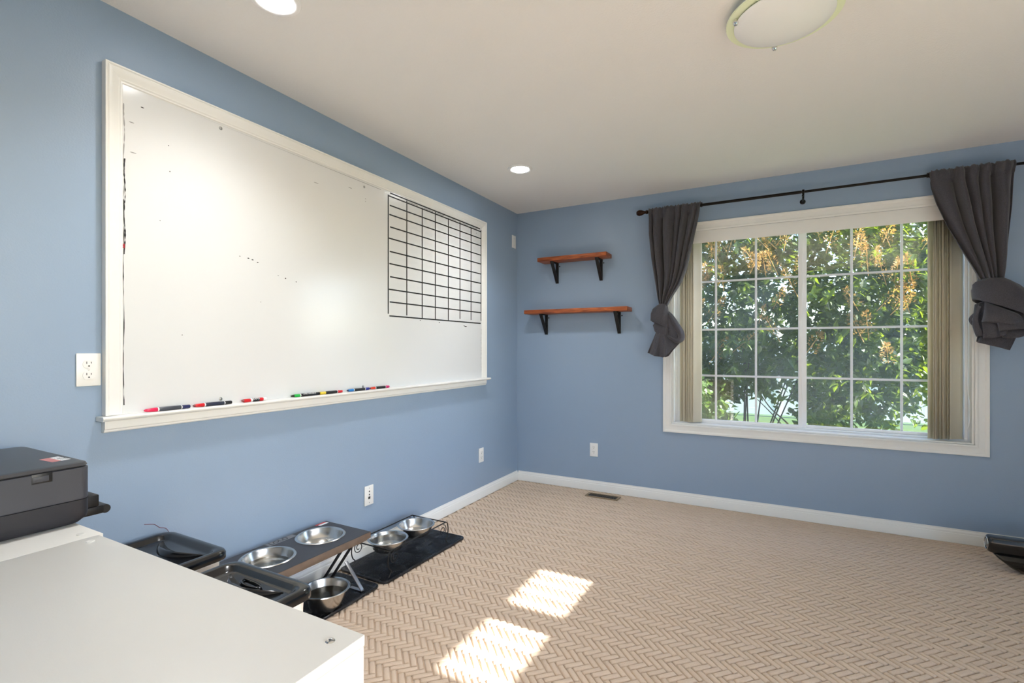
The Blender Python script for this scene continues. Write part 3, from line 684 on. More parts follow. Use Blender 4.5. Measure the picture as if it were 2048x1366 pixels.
patch(m, (3.225, yf - .016, 1.335), (3.35, yf - .020, 1.320), (3.235, yf - .030, 1.270), (3.330, yf - .046, 1.280), (0, -.020, -.010), (0, -.004, 0), wav=.004, ph=.4)
m.build('folds', 'curtain_cloth', cr_, solid=.003, ang=80)
m = MB()
patch(m, (3.148, yf + .012, 1.465), (3.150, yf - .008, 1.450), (3.142, yf + .018, 1.275), (3.168, yf - .012, 1.275), (-.020, -.006, 0), (-.022, 0, 0))
patch(m, (3.150, yf + .03, 1.430), (3.146, yf + .008, 1.425), (3.150, yf + .03, 1.330), (3.150, yf + .01, 1.320), (-.016, 0, 0), (-.034, 0, 0))
m.build('loop', 'curtain_cloth', cr_, solid=.003, ang=80)
m = MB()
patch(m, (3.170, yk - .030, 1.33), (3.330, yk - .030, 1.33), (3.140, yk - .045, 1.240), (3.278, yk - .052, 1.195), (0, -.018, 0), (0, -.006, 0), wav=.006)
patch(m, (3.170, yk + .020, 1.33), (3.330, yk + .010, 1.33), (3.150, yk + .010, 1.246), (3.285, yk - .005, 1.215), (0, .014, 0), (0, .006, 0), wav=.006)
m.build('tail', 'curtain_cloth', cr_, solid=.003, ang=80)

# ------------------------------------------------------------------ ceiling lights
def can(x, y, label):
    t = thing('recessed_light', (x, y, H - .014), label, 'ceiling light', 'recessed ceiling lights')
    MB().lathe([(.060, -.002), (.064, -.006), (.074, -.0075), (.083, -.005), (.086, -.0006), (.060, -.0006)], (x, y, H), 40).build('trim_ring', 'lamp_trim', t)
    MB().lathe([(.0001, -.004), (.0605, -.004), (.0605, -.001), (.0001, -.001)], (x, y, H), 40).build('lens', 'lamp_lens', t)
    d = bpy.data.lights.new('downlight', 'SPOT'); d.energy = CAN_POWER; d.spot_size = R(128); d.spot_blend = 1.0; d.shadow_soft_size = .05; d.color = (.97, .985, 1)
    lo = bpy.data.objects.new('downlight', d); COL.objects.link(lo); lo.parent = t; lo.location = (0, 0, -.002)
can(.549, -.998, 'lit recessed ceiling light in front of the wooden shelves')
can(.547, -2.870, 'lit recessed ceiling light above the printer end of the whiteboard')
fx, fy = 2.128, -1.985
t = thing('flush_ceiling_light', (fx, fy, 2.34), 'round flush ceiling light with frosted glass and pale ring', 'ceiling light')
MB().lathe([(.0001, 2.4395), (.150, 2.4395), (.150, 2.412), (.0001, 2.412)], (fx, fy, 0), 48).build('canopy', 'lamp_trim', t)
MB().lathe([(.140, 2.4115), (.184, 2.406), (.189, 2.402), (.188, 2.397), (.138, 2.397)], (fx, fy, 0), 64).build('glass_ring', 'lens_ring', t)
MB().lathe([(.0001, 2.360), (.05, 2.361), (.10, 2.366), (.135, 2.374), (.157, 2.383), (.162, 2.388), (.160, 2.392), (.0001, 2.392)], (fx, fy, 0), 64).build('frosted_glass', 'lens_frost', t)
for a in (100, 205, 325):
    c = Vector((fx + .167 * math.cos(R(a)), fy + .167 * math.sin(R(a)), 2.384))
    MB().lathe([(.0001, -.012), (.006, -.010), (.010, -.003), (.010, .003), (.006, .009), (.004, .013), (.0001, .013)], c, 14).build('clip', 'chrome', t)

# ------------------------------------------------------------------ floor vent
vx0, vx1, vy0, vy1 = .722, .992, -.190, -.085
t = thing('floor_vent', ((vx0 + vx1) / 2, (vy0 + vy1) / 2, .0005), 'brown metal floor vent in the carpet under the window wall outlet', 'vent')
m = MB().box(vx0, vx1, vy0, vy0 + .016, .0005, .006).box(vx0, vx1, vy1 - .016, vy1, .0005, .006).box(vx0, vx0 + .018, vy0 + .016, vy1 - .016, .0005, .006).box(vx1 - .018, vx1, vy0 + .016, vy1 - .016, .0005, .006)
m.build('frame', 'vent_tan', t, bevel=.0015)
MB().box(vx0 + .018, vx1 - .018, vy0 + .016, vy1 - .016, .0005, .0015).build('well', 'slot_dark', t, smooth=False)
n = 15
for i in range(n):
    x = vx0 + .018 + (vx1 - vx0 - .036) * (i + .5) / n
    MB().box(x - .0045, x + .0045, vy0 + .016, vy1 - .016, .0022, .0046).build('slat', 'vent_dark', t, smooth=False)
MB().box(vx0 + .018, vx1 - .018, (vy0 + vy1) / 2 - .004, (vy0 + vy1) / 2 + .004, .003, .0054).build('slat', 'vent_dark', t, smooth=False)

# ------------------------------------------------------------------ white cabinets
def cabinet(x0, x1, yf, yb, ztop, label, caps, screws):
    t = thing('cabinet', ((x0 + x1) / 2, (yf + yb) / 2, 0), label, 'cabinet', 'white cabinets'); T = .018
    MB().box(x0, x1, yb, yf, ztop - T, ztop).build('top_panel', 'cab_white', t, bevel=.0012)
    for a, b in ((x0 + .0008, x0 + T), (x1 - T, x1 - .0008)): MB().box(a, b, yb + .002, yf - .0012, .002, ztop - T - .0006).build('side_panel', 'cab_white', t, bevel=.001)
    MB().box(x0 + T, x1 - T, yf - .008, yf - .003, .05, ztop - T - .001).build('back_panel', 'cab_white', t)
    MB().box(x0 + T, x1 - T, yb + .01, yf - .01, .05, .05 + T).build('bottom_panel', 'cab_white', t)
    mid = (x0 + x1) / 2
    for a, b, s in ((x0 + T + .002, mid - .0015, 1), (mid + .0015, x1 - T - .002, -1)):
        d = MB().box(a, b, yb + .0, yb + .016, .055, ztop - T - .004).build('door', 'cab_white', t, bevel=.001)
        hx = b - .03 if s > 0 else a + .03
        MB().tube([(hx, yb - .001, .44), (hx, yb - .022, .445), (hx, yb - .022, .555), (hx, yb - .001, .56)], .005, 8).build('handle', 'steel_dull', d)
    for x, y in caps:
        MB().lathe([(.0001, .0012), (.0066, .0022), (.0082, .0018), (.0086, 0)], (x, y, ztop), 20).build('cover_cap', 'cab_white', t)
    for x, y in screws:
        MB().lathe([(.0022, .0006), (.0026, .0022), (.0062, .0018), (.0078, 0)], (x, y, ztop), 20).build('screw', 'chrome', t)
        MB().lathe([(.0001, .0009), (.0026, .0009)], (x, y, ztop), 6).build('screw_socket', 'slot_dark', t, smooth=False)
    return t
CZ = .74
cA = cabinet(.6145, 1.519, -3.412, -3.90, CZ, 'wide white cabinet whose corner has a silver screw, beside the dog food bins', [(.650, -3.443)], [(1.483, -3.451)])
cB = cabinet(-.000 + .012, .6125, -3.402, -3.90, CZ, 'white cabinet carrying the grey printer against the wall', [(.573, -3.433)], [])

# ------------------------------------------------------------------ printer
px0, px1, py0, py1 = .055, .490, -3.80, -3.380
t = thing('printer', ((px0 + px1) / 2, (py0 + py1) / 2, CZ + .001), 'dark grey inkjet printer on the white cabinet', 'printer')
z0 = CZ + .001
lower = [rrect(px0 + .03, px1 - .03, py0 + .03, py1 - .03, z0, .02), rrect(px0 + .012, px1 - .012, py0 + .012, py1 - .012, z0 + .004, .03), rrect(px0 + .002, px1 - .002, py0 + .002, py1 - .002, z0 + .018, .022), rrect(px0, px1, py0, py1, z0 + .030, .022), rrect(px0, px1, py0, py1, z0 + .0655, .022)]
MB().loft(lower).build('lower_body', 'printer_dark', t, ang=30)
NX, NY0, NY1 = px1, -3.500, -3.460
up = [rrect(px0 + .002, px1 - .002, py0 + .002, py1 - .002, z0 + .0662, .021), rrect(px0, px1, py0, py1, z0 + .069, .022), rrect(px0, px1, py0, py1, z0 + .150, .022), rrect(px0 + .004, px1 - .004, py0 + .004, py1 - .004, z0 + .152, .021)]
MB().loft(up).build('upper_body', 'printer_light', t, ang=30)
lid = [rrect(px0 + .003, px1 - .003, py0 + .003, py1 - .003, z0 + .1532, .021), rrect(px0 + .001, px1 - .001, py0 + .001, py1 - .001, z0 + .156, .022), rrect(px0 + .004, px1 - .004, py0 + .004, py1 - .004, z0 + .1625, .021), rrect(px0 + .010, px1 - .010, py0 + .010, py1 - .010, z0 + .1645, .020)]
ld = MB().loft(lid).build('lid', 'printer_lid', t, ang=25)
zt = z0 + .1645
MB().box(NX - .001, NX + .0006, NY0, NY1, z0 + .128, z0 + .1525).build('grip_recess', 'printer_black', t, bevel=.0004)
MB().box(NX - .001, NX + .0014, NY0 + .002, NY1 - .007, z0 + .132, z0 + .1455).build('grip_panel', 'printer_light', t, bevel=.001)
MB().add([(.352, -3.442, zt + .0003), (.424, -3.438, zt + .0003), (.420, -3.418, zt + .0003), (.350, -3.420, zt + .0003)], [(0, 1, 2, 3)]).build('red_sticker', 'label_pink', ld, smooth=False)
MB().add([(.350, -3.420, zt + .0003), (.422, -3.418, zt + .0003), (.418, -3.366 - .03, zt + .0003), (.346, -3.388 - .012, zt + .0003)], [(0, 1, 2, 3)]).build('white_sticker', 'label_white', ld, smooth=False)
m = MB(); rnd = random.Random(3)
for r_ in range(3):
    x = .365 + r_ * .018
    for k in range(5): m.box(x, x + (.007 if r_ == 1 else .003), -3.415 + k * .0035, -3.413 + k * .0035 + (.0006 if r_ == 1 else 0), zt + .0004, zt + .0006)
m.build('sticker_print', 'ink', ld, smooth=False)
MB().box(.085, .105, -3.53, -3.505, zt - .0005, zt + .0006).build('lid_mark', 'label_grey', ld)
# paper stub and tray at the side
MB().box(.20, .39, py1 - .002, py1 + .070, z0 - .012, z0 + .012).build('side_tray', 'printer_black', t, bevel=.004)
MB().tube([(.202, py1 + .074, z0 - .001), (.388, py1 + .074, z0 - .001)], .0125, 14).build('tray_hinge', 'printer_black', t)
MB().box(.25, .39, py1 - .002, py1 + .058, z0 + .0125, z0 + .045).build('side_clip', 'printer_black', t, bevel=.003)

# ------------------------------------------------------------------ pet food bins
def bin_(x0, x1, y0, y1, rot, label, cut):
    cx_, cy_ = (x0 + x1) / 2, (y0 + y1) / 2
    t = thing('pet_food_bin', (cx_, cy_, .001), label, 'bin', 'pet food bins with black lids')
    a, b = (x1 - x0) / 2, (y1 - y0) / 2
    def rr(s, z, r): return [p + Vector((cx_, cy_, 0)) for p in rrect(-a + s, a - s, -b + s, b - s, z, r)]
    MB().loft([rr(.05, .001, .03), rr(.035, .006, .035), rr(.016, .462, .04), rr(.012, .470, .04)]).build('bucket', 'bin_white', t, ang=30)
    # lid: skirt, rounded rim, sunken panel
    L = [rr(.010, .468, .042), rr(.0, .470, .045), rr(.0, .488, .045), rr(.004, .496, .044), rr(.012, .500, .042), rr(.024, .500, .040), rr(.032, .497, .036), rr(.040, .484, .032), rr(.046, .481, .030)]
    m = MB().loft(L, caps=False); n = len(L[0]); m.f.append(tuple((len(L) - 1) * n + i for i in range(n)))
    lidp = m.build('lid', 'lid_black', t, ang=50)
    # crescent handle: outer and inner arc between two tips, ridge raised on the outer side
    m = MB(); NV = 28; rows = []
    for i in range(NV + 1):
        s = i / NV; ang = R(-28 + 150 * 0) ; xx = -.135 + .255 * s
        k = math.sin(math.pi * s)
        yt = y1 - .056; yin = yt - .030 * k; yout = yt - .074 * k ** .8; ymid = yout + (yin - yout) * .30
        hgt = .482 + .017 * k ** .6
        dx = .03 * math.sin(math.pi * s)
        rows.append([(cx_ + xx, yin + .008 * 0, .4815), (cx_ + xx, yin - (yin - ymid) * .45, .4825 + .004 * k), (cx_ + xx, ymid, hgt), (cx_ + xx, yout + (ymid - yout) * .45, hgt - .003 * k), (cx_ + xx, yout, .4815)])
    m.loft([[Vector(p) for p in r_] for r_ in rows], caps=False, closed=False)
    m.build('handle', 'lid_black', lidp, ang=60)
    if cut:
        m = MB(); P_ = [(cx_ - .055, y1 - .062), (cx_ + .0, y1 - .064), (cx_ + .035, y1 - .071), (cx_ + .03, y1 - .082), (cx_ - .01, y1 - .088), (cx_ - .05, y1 - .078)]
        P_ = [Vector((x, y, .4855)) for x, y in P_]; m.tube(bez(P_ + [P_[0]], 6)[:-1], .0035, 8, close=True); m.build('handle_grip', 'lid_black', lidp)
    for p_ in (t,): p_.rotation_euler = (0, 0, R(rot))
    return t
bin_(.022, .412, -3.225, -2.945, 0, 'white pet food bin with black lid against the wall by the printer', False)
bin_(.500, .900, -3.270, -2.985, 0, 'white pet food bin with black lid, farther from the wall, beside the steel bowl', True)
MB().tube(bez([(.006, -3.030, .541), (.008, -3.010, .536), (.008, -2.995, .530), (.008, -2.980, .515), (.010, -2.945, .480), (.01, -2.925, .30), (.012, -2.92, .012)], 8), .0009, 5).build('thin_wire', 'mk_darkred', at=(.01, -2.94, .01))
tag(bpy.data.objects['thin_wire'], 'thin reddish wire running up behind the pet food bin', 'wire')

# ------------------------------------------------------------------ rubber mats
def rubber_mat(x0, x1, y0, y1, rot, label, zb=.0006):
    cx_, cy_ = (x0 + x1) / 2, (y0 + y1) / 2
    t = thing('feeding_mat', (cx_, cy_, zb), label, 'mat', 'black rubber feeding mats'); a, b = (x1 - x0) / 2, (y1 - y0) / 2
    def rr(s, z, r=.035): return [p + Vector((cx_, cy_, 0)) for p in rrect(-a + s, a - s, -b + s, b - s, z + zb, r)]
    L = [rr(0.002, 0), rr(0, .004), rr(.001, .010), rr(.006, .012), rr(.011, .010), rr(.016, .0055, .03)]
    m = MB().loft(L, caps=False); n = len(L[0]); m.f += [tuple(range(n))[::-1], tuple((len(L) - 1) * n + i for i in range(n))]
    m.build('base', 'mat_rubber', t, ang=50)
    m = MB(); y = -b + .03
    while y < b - .03:
        m.box(cx_ - a + .024, cx_ + a - .024, cy_ + y - .0016, cy_ + y + .0016, zb + .0056, zb + .0066); y += .0085
    r_ = m.build('ribs', 'mat_rubber', t, smooth=False, kind='stuff')
    t.rotation_euler = (0, 0, R(rot)); return t
rubber_mat(.020, .362, -2.108, -1.392, -1.2, 'black rubber mat under the wire bowl stand')
rubber_mat(.018, .346, -2.80, -2.128, 0, 'black rubber mat under the raised two-bowl feeder')

# ------------------------------------------------------------------ bowls
def bowl(loc, r, h, label, water, base=.62, lip=.010, cat='bowl', group=None, flare=1.0):
    t = thing('pet_bowl', loc, label, cat, group); c = Vector(loc)
    rb = r * base
    prof = [(.0001, .003), (rb * .8, .003), (rb, .0), (rb * 1.03, .004)]
    for i in range(1, 9):
        s = i / 8; prof.append((rb * 1.03 + (r - lip - rb * 1.03) * (s ** flare), .004 + (h - .006) * s))
    prof += [(r - lip * .4, h - .001), (r, h - .003), (r + .0006, h - .0015), (r - lip * .3, h + .0012), (r - lip - .001, h)]
    for i in range(8, 0, -1):
        s = i / 8; prof.append((rb * 1.03 - .002 + (r - lip - rb * 1.03) * (s ** flare), .006 + (h - .008) * s))
    prof += [(rb * .85, .0062), (.0001, .006)]
    MB().lathe(prof, c, 56).build('shell', 'steel', t, ang=35)
    if water:
        s = water; rw = rb * 1.03 - .004 + (r - lip - rb * 1.03) * (s ** flare); zw = .006 + (h - .008) * s
        MB().lathe([(.0001, 0), (rw, 0)], c + Vector((0, 0, zw)), 48).build('water', 'water', t)
    return t

# raised feeder with steel legs
fx0, fx1, fy0, fy1, fz = .038, .346, -2.805, -2.205, .305
t = thing('raised_feeder', ((fx0 + fx1) / 2, (fy0 + fy1) / 2, .007), 'black and brown raised wooden dog feeder with two steel bowls', 'feeder')
hc = [(.178, -2.362), (.178, -2.640)]; hr = .104
# board with two round holes: annular fans inside a rectangle split in two halves
def holed_board():
    n = 48; m = MB(); halves = [(hc[0], (fy0 + fy1) / 2 , fy1), (hc[1], fy0, (fy0 + fy1) / 2)]
    for (cx_, cy_), ya, yb in halves:
        out, inn = [], []
        corners = [(fx1, yb), (fx0, yb), (fx0, ya), (fx1, ya)]
        for i in range(n):
            a = 2 * math.pi * i / n; dx, dy = math.cos(a), math.sin(a)
            tx = ((fx1 if dx > 0 else fx0) - cx_) / dx if abs(dx) > 1e-6 else 1e9
            ty = ((yb if dy > 0 else ya) - cy_) / dy if abs(dy) > 1e-6 else 1e9
            s = min(tx, ty); out.append([cx_ + dx * s, cy_ + dy * s]); inn.append((cx_ + hr * dx, cy_ + hr * dy))
        for c in corners:
            k = min(range(n), key=lambda i: (out[i][0] - c[0]) ** 2 + (out[i][1] - c[1]) ** 2); out[k] = list(c)
        T = [Vector((*p, fz)) for p in out]; TI = [Vector((*p, fz)) for p in inn]; BI = [Vector((*p, fz - .024)) for p in inn]; Bo = [Vector((*p, fz - .024)) for p in out]
        m.loft([Bo, T, TI, BI, Bo], caps=False)
    return m
hb = holed_board().build('top_board', 'feeder_black', t, smooth=False)
MB().box(fx1 + .0003, fx1 + .0035, fy0, fy1, fz - .030, fz - .0015).build('front_edge', 'feeder_wood', t, bevel=.001)
MB().box(fx1 - .022, fx1, fy0 + .02, fy1 - .02, fz - .036, fz - .0245).build('edge_batten', 'feeder_wood', t)
MB().box(fx0 + .004, fx0 + .040, -2.560, -2.415, fz + .0003, fz + .0008).build('name_label', 'label_grey', t, smooth=False)
text_mesh('LOLO', .036, 'lettering', 'ink', t, (fx0 + .022, -2.500, fz + .0010), (0, 1, 0), (-1, 0, 0), (0, 0, 1))
MB().box(fx0 + .001, fx0 + .014, fy1 - .075, fy1 - .015, fz + .0003, fz + .0008).build('red_sticker', 'label_red', t, smooth=False)
MB().box(fx0 + .014, fx0 + .030, fy1 - .065, fy1 - .012, fz + .0003, fz + .0008).build('white_sticker', 'label_white', t, smooth=False)
def bar(m, p, q, w_, th):
    p, q = Vector(p), Vector(q); d = (q - p).normalized(); s = Y_; nn = d.cross(s).normalized()
    m.obox(p, d, s, nn, 0, (q - p).length, -w_ / 2, w_ / 2, -th / 2, th / 2)
for ya, yb in ((fy1 - .020, fy1 - .085), (fy0 + .020, fy0 + .085)):
    m = MB()
    for y in (ya, yb): bar(m, (.285, y, fz - .0255), (.085, y, .013), .020, .006)
    m.box(.075, .097, min(ya, yb) - .010, max(ya, yb) + .010, .0078, .0135); m.build('leg', 'leg_dark', t, bevel=.001)
    m = MB(); y = ya
    bar(m, (.194, y + (.006 if ya > yb else -.006), .130), (.306, y + (.006 if ya > yb else -.006), .0125), .020, .005); m.box(.225, .310, y - .004, y + .016, .0076, .0122)
    m.build('leg_brace', 'steel_dull', t, bevel=.001)
MB().box(.060, .068, fy0 + .03, fy1 - .03, .150, .180).build('cross_bar', 'leg_dark', t)
bowl((hc[0][0], hc[0][1], fz - .050), .1135, .0545, 'empty steel bowl set in the raised feeder beside its red sticker', 0, base=.62, flare=.45, group='steel bowls in the raised feeder')
bowl((hc[1][0], hc[1][1], fz - .050), .1135, .0545, 'steel bowl set in the raised feeder behind the bin lid, holding a little water', .35, base=.62, flare=.45, group='steel bowls in the raised feeder')
bowl((.262, -2.405, .0068), .110, .088, 'large steel bowl of water on the mat in front of the raised feeder', .62, base=.62, flare=.8)

# wire stand
t = thing('wire_bowl_stand', (.2, -1.80, .013), 'black wire bowl stand with curled legs on the rubber mat', 'bowl stand')
wx0, wx1, wy0, wy1, wz = .075, .335, -2.045, -1.565, .150
m = MB().tube([(wx0, wy0, wz), (wx1, wy0, wz), (wx1, wy1, wz), (wx0, wy1, wz)], .0035, 8, close=False)
m = MB()
for p, q_ in (((wx0, wy0), (wx1, wy0)), ((wx1, wy0), (wx1, wy1)), ((wx1, wy1), (wx0, wy1)), ((wx0, wy1), (wx0, wy0))): m.tube([(*p, wz), (*q_, wz)], .0036, 8)
m.build('frame', 'black_iron', t)
WB = [(.202, -1.924), (.202, -1.682)]
for c in WB:
    MB().tube([(c[0] + .101 * math.cos(2 * math.pi * i / 40), c[1] + .101 * math.sin(2 * math.pi * i / 40), wz - .0005) for i in range(40)], .0030, 8, close=True).build('bowl_ring', 'black_iron', t)
for x in (wx0, wx1):
    for y, s in ((wy0, 1), (wy1, -1)):
        m = MB(); oy = -.018 * s
        m.tube(bez([(x, y, wz), (x, y - .016 * s, wz - .012), (x, y - .024 * s, wz - .050), (x, y - .016 * s, wz - .085), (x, y + .0, wz - .105), (x, y - .006 * s, .030), (x, y - .018 * s, .0175)], 8), .0032, 8)
        m.build('leg', 'black_iron', t)
        m = MB(); cc = Vector((x, y + .028 * s, wz - .042)); pts = []
        for i in range(40):
            f = i / 39; a = R(90 + 560 * f); rr = .034 * (1 - .72 * f); pts.append(cc + Vector((0, -s * rr * math.cos(a) * -1, rr * math.sin(a))))
        m.tube(pts, .0024, 6); m.build('scroll', 'black_iron', t)
bowl((WB[0][0], WB[0][1], wz - .056), .1105, .0605, 'steel bowl of water in the wire stand, beside the raised feeder', .72, base=.66, flare=.6, group='steel bowls in the wire stand')
bowl((WB[1][0], WB[1][1], wz - .056), .1105, .0605, 'empty steel bowl in the wire stand, at the end towards the room corner', 0, base=.66, flare=.6, group='steel bowls in the wire stand')

# ------------------------------------------------------------------ glossy black plastic base by the far wall
bx0, bx1 = 3.124, 3.72
t = thing('plastic_base', ((bx0 + bx1) / 2, -.37, .001), 'glossy black plastic base with a flat upper bar on the carpet by the window wall', 'stand')
L = [rrect(x, bx1 - (x - bx0), y0, y1, z, r) for x, y0, y1, z, r in ((3.262, -.385, -.335, .001, .02), (3.240, -.400, -.325, .006, .025), (3.215, -.416, -.318, .022, .03), (3.182, -.426, -.318, .050, .03), (3.160, -.424, -.320, .068, .03), (3.146, -.408, -.325, .084, .025), (3.146, -.400, -.330, .0885, .02))]
MB().loft(L).build('foot', 'tub_black', t, ang=35)
L = [rrect(bx0 + s_, bx1 - s_, -.400 + s_, -.322 - s_, z, .026 - s_) for s_, z in ((.012, .0895), (.004, .092), (0, .098), (0, .164), (.004, .171), (.012, .174))]
MB().loft(L).build('upper_bar', 'tub_black', t, ang=35)
MB().tube([(bx0 - .0008, y, z) for y, z in [(-.361 + .030 * math.cos(2 * math.pi * i / 28), .132 + .034 * math.sin(2 * math.pi * i / 28)) for i in range(28)]], .0022, 6, close=True).build('end_ring', 'chrome', t)

# ------------------------------------------------------------------ outdoors
GZ = -.15
struct(MB().box(-30, 40, .14, 60, GZ - .1, GZ).build('ground', 'grass', smooth=False))
struct(MB().box(RX + .14, 40, -30, .14, GZ - .1, GZ).build('side_lawn', 'grass', smooth=False))
# eave over the right-hand wall, which cuts off the high sun
struct(MB().box(RX + .14, RX + .60, -6, 1.0, 2.44, 2.60).build('eave', 'trim_paint', smooth=False))
# vinyl fence
t = thing('vinyl_fence', (2.5, 7.0, GZ), 'white vinyl privacy fence behind the lilac bush', 'fence')
for i in range(13):
    x = -7.5 + i * 1.6
    MB().box(x - .06, x + .06, 6.95, 7.07, GZ, GZ + 1.88).build('post', 'fence_vinyl', t, bevel=.004)
    if i < 12:
        MB().box(x + .06, x + 1.54, 6.985, 7.035, GZ + .04, GZ + .16).build('rail', 'fence_vinyl', t)
        MB().box(x + .06, x + 1.54, 6.985, 7.035, GZ + 1.68, GZ + 1.80).build('rail', 'fence_vinyl', t)
        for k in range(10):
            a = x + .065 + k * .147; MB().box(a, a + .143, 7.0, 7.02, GZ + .16, GZ + 1.68).build('board', 'fence_vinyl', t, smooth=False)

rnd = random.Random(42)
def leaf_verts(L, W, curl):
    # heart-shaped lilac leaf, folded along the midrib
    pts = [(0, 0), (.18, .42), (.48, .46), (.80, .20), (1, 0)]
    mid = [(0, 0), (.2, 0), (.5, 0), (.8, 0), (1, 0)]
    V = []
    for s in (1, -1):
        for a, b in pts[1:4]: V.append((a * L, s * b * W, .10 * W + curl * a * a * L))
    Mv = [(a * L, 0, curl * a * a * L) for a, b in mid]
    return V, Mv
def leaf_into(m, pos, rot, L, W, curl):
    V, Mv = leaf_verts(L, W, curl); b = len(m.v)
    m.v += [tuple(pos + rot @ Vector(p)) for p in Mv + V]
    # mid 0..4 ; left 5,6,7 ; right 8,9,10
    m.f += [(b, b + 1, b + 5), (b + 1, b + 2, b + 6, b + 5), (b + 2, b + 3, b + 7, b + 6), (b + 3, b + 4, b + 7),
            (b, b + 8, b + 1), (b + 1, b + 8, b + 9, b + 2), (b + 2, b + 9, b + 10, b + 3), (b + 3, b + 10, b + 4)]
def rand_dir():
    while True:
        v = Vector((rnd.uniform(-1, 1), rnd.uniform(-1, 1), rnd.uniform(-1, 1)))
        if .05 < v.length < 1: return v.normalized()
def in_crown(p):
    x, y, z = p
    zmin = .30
    if 1.70 < x < 2.30: zmin = .80 - .45 * abs(x - 2.0) / .3 if False else .78
    if 1.2 < x <= 1.70: zmin = .52
    if x > 3.15: zmin = .62
    return z > zmin + .12 * math.sin(x * 9) + .08 * math.sin(y * 7)
def bush(name, label, c, rad, ntwig, nleaf, mt, Ls, near_leaves, flowers, seed, clip=True, stems=9, group=None):
    global rnd
    rnd = random.Random(seed)
    t = thing(name, (c[0], c[1], GZ), label, 'bush', group)
    m = MB(); indiv = []
    k = 0
    while k < ntwig:
        d = rand_dir(); r_ = rnd.uniform(.25, 1) ** .45
        p = Vector((c[0] + d.x * rad[0] * r_, c[1] + d.y * rad[1] * r_, c[2] + d.z * rad[2] * r_))
        if p.y < .75 or (clip and not in_crown(p)): continue
        if p.z < GZ + .05: continue
        k += 1
        td = (d * .8 + Vector((0, 0, .5)) + rand_dir() * .7).normalized(); tl = rnd.uniform(.16, .34)
        for i in range(nleaf):
            s = i / (nleaf - 1) if nleaf > 1 else 0
            pos = p + td * tl * (s - .5)
            out = (rand_dir() + td * .4); out = (out - td * out.dot(td) * .6).normalized()
            L = Ls * rnd.uniform(.7, 1.25)
            zax = (Vector((0, 0, 1)) * 1.0 + Vector((0, -.5, 0)) + rand_dir() * .75); zax = (zax - out * zax.dot(out)).normalized()
            rot = Matrix((out, zax.cross(out), zax)).transposed()
            cu = rnd.uniform(-.35, -.05)
            if near_leaves and pos.y < c[1] - rad[1] * .55 and len(indiv) < near_leaves and rnd.random() < .12 and 1.2 < pos.x < 3.6 and pos.z < 2.7: indiv.append((pos, rot, L))
            else: leaf_into(m, pos, rot, L, L * .62, cu)
    fo = m.build('foliage', mt, t, smooth=False, kind='stuff')
    if indiv:
        base = MB(); leaf_into(base, Vector((0, 0, 0)), Matrix.Identity(3), 1.0, .62, -.2)
        b0 = base.build('leaf', mt, smooth=False); sh = wloc(t)
        for i, (pos, rot, L) in enumerate(indiv):
            o = b0 if i == 0 else b0.copy()
            if i: COL.objects.link(o)
            o.parent = t; o.matrix_local = Matrix.Translation(pos - sh) @ rot.to_4x4() @ Matrix.Scale(L, 4)
    for i in range(stems):
        a = rnd.uniform(0, 6.28); e = Vector((c[0] + math.cos(a) * rad[0] * rnd.uniform(.3, .8), c[1] + math.sin(a) * rad[1] * rnd.uniform(.2, .7), c[2] + rad[2] * rnd.uniform(.0, .7)))
        b = Vector((c[0] + .25 * math.cos(a), c[1] + .2 * math.sin(a), GZ)); md = b.lerp(e, .45) + Vector((0, 0, .15)) + rand_dir() * .12
        path = bez([b, md, e], 8); MB().tube(path, [.011 * (1 - .7 * q / (len(path) - 1)) for q in range(len(path))], 7).build('branch', 'bark', t)
    return t
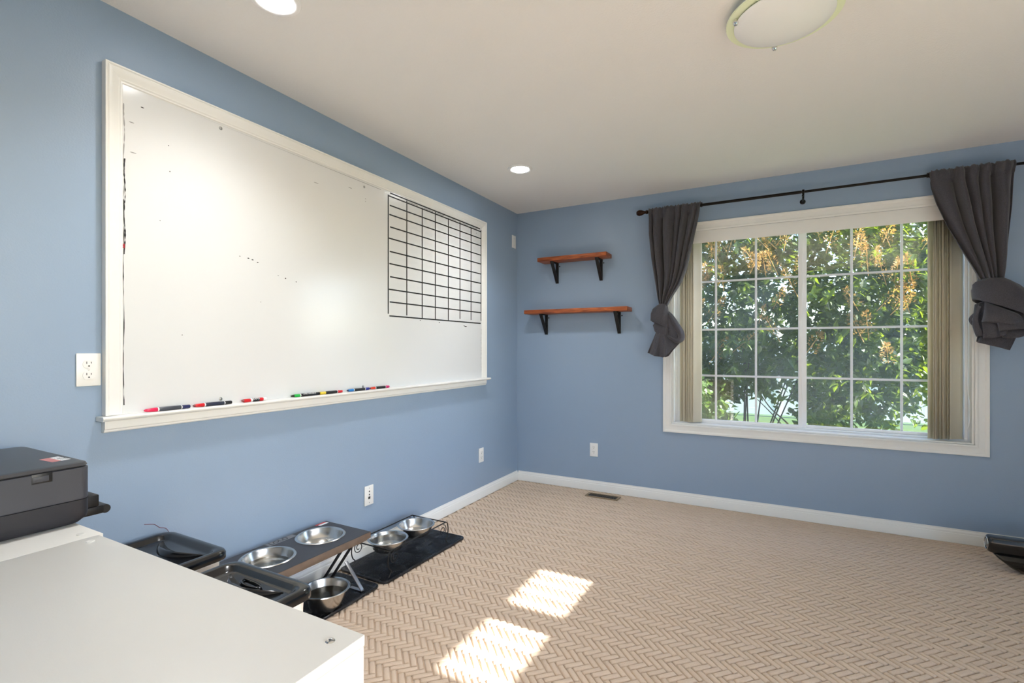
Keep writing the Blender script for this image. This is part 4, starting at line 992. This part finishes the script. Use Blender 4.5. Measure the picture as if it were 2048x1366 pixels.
def panicle_mesh(seed):
    rr = random.Random(seed); m = MB(); H_ = .16
    for i in range(90):
        s = rr.random() ** .8; rad = .034 * (1 - s) ** .7 + .004; a = rr.uniform(0, 6.28)
        p = Vector((rad * math.cos(a), rad * math.sin(a), s * H_)); d = (Vector((math.cos(a), math.sin(a), .5)) + Vector((rr.uniform(-.5, .5), rr.uniform(-.5, .5), rr.uniform(-.5, .5)))).normalized()
        e = d.cross(Z_).normalized() if abs(d.z) < .95 else X_; L = rr.uniform(.010, .020); w_ = .0045
        m.add([p - e * w_, p + e * w_, p + d * L + e * w_ * .3, p + d * L - e * w_ * .3], [(0, 1, 2, 3)])
    m.tube([(0, 0, -.03), (0, 0, H_)], .0022, 5)
    return m.build('flower_cluster', 'flower_tan', smooth=False)
BC, BR = Vector((1.75, 3.25, 1.80)), (3.0, 1.95, 2.1)
lil = bush('lilac_bush', 'large lilac bush with dried tan flower clusters outside the window', BC, BR, 6800, 11, 'leaf_green', .082, 280, 0, 7)
pm = [panicle_mesh(s) for s in (1, 2, 3)]
used = [False] * 3; sh = wloc(lil); rnd = random.Random(77); cnt = 0
while cnt < 150:
    d = rand_dir()
    if d.y > -.2: continue
    p = Vector((BC.x + d.x * BR[0], BC.y + d.y * BR[1] * .98, BC.z + d.z * BR[2]))
    if p.z < 1.05 or p.z > 3.0 or p.x < .7 or p.x > 4.0 or (p.z < 1.5 and rnd.random() < .6): continue
    i = cnt % 3; o = pm[i] if not used[i] else pm[i].copy()
    if used[i]: COL.objects.link(o)
    used[i] = True; o.parent = lil
    o.matrix_local = Matrix.Translation(p - sh) @ Euler((rnd.uniform(-.7, .7), rnd.uniform(-.7, .7), rnd.uniform(0, 6))).to_matrix().to_4x4() @ Matrix.Scale(rnd.uniform(1.0, 1.8), 4); cnt += 1
# arching bare stems low in the bush
for pts in ([(2.45, 2.4, GZ), (2.25, 2.3, .30), (2.02, 2.25, .55), (1.85, 2.2, .85)], [(2.45, 2.4, GZ), (2.2, 2.3, .28), (1.95, 2.25, .36), (1.75, 2.2, .34)], [(2.45, 2.4, GZ), (2.15, 2.35, .33), (1.9, 2.3, .62)]):
    path = bez(pts, 8); MB().tube(path, [.011 * (1 - .6 * q / (len(path) - 1)) for q in range(len(path))], 6).build('branch', 'bark', lil)
bush('light_shrub', 'low pale green shrub growing under the lilac at the window corner', Vector((1.38, 1.02, .36)), (.34, .24, .56), 200, 9, 'leaf_light', .085, 0, 0, 9, clip=False, stems=4)
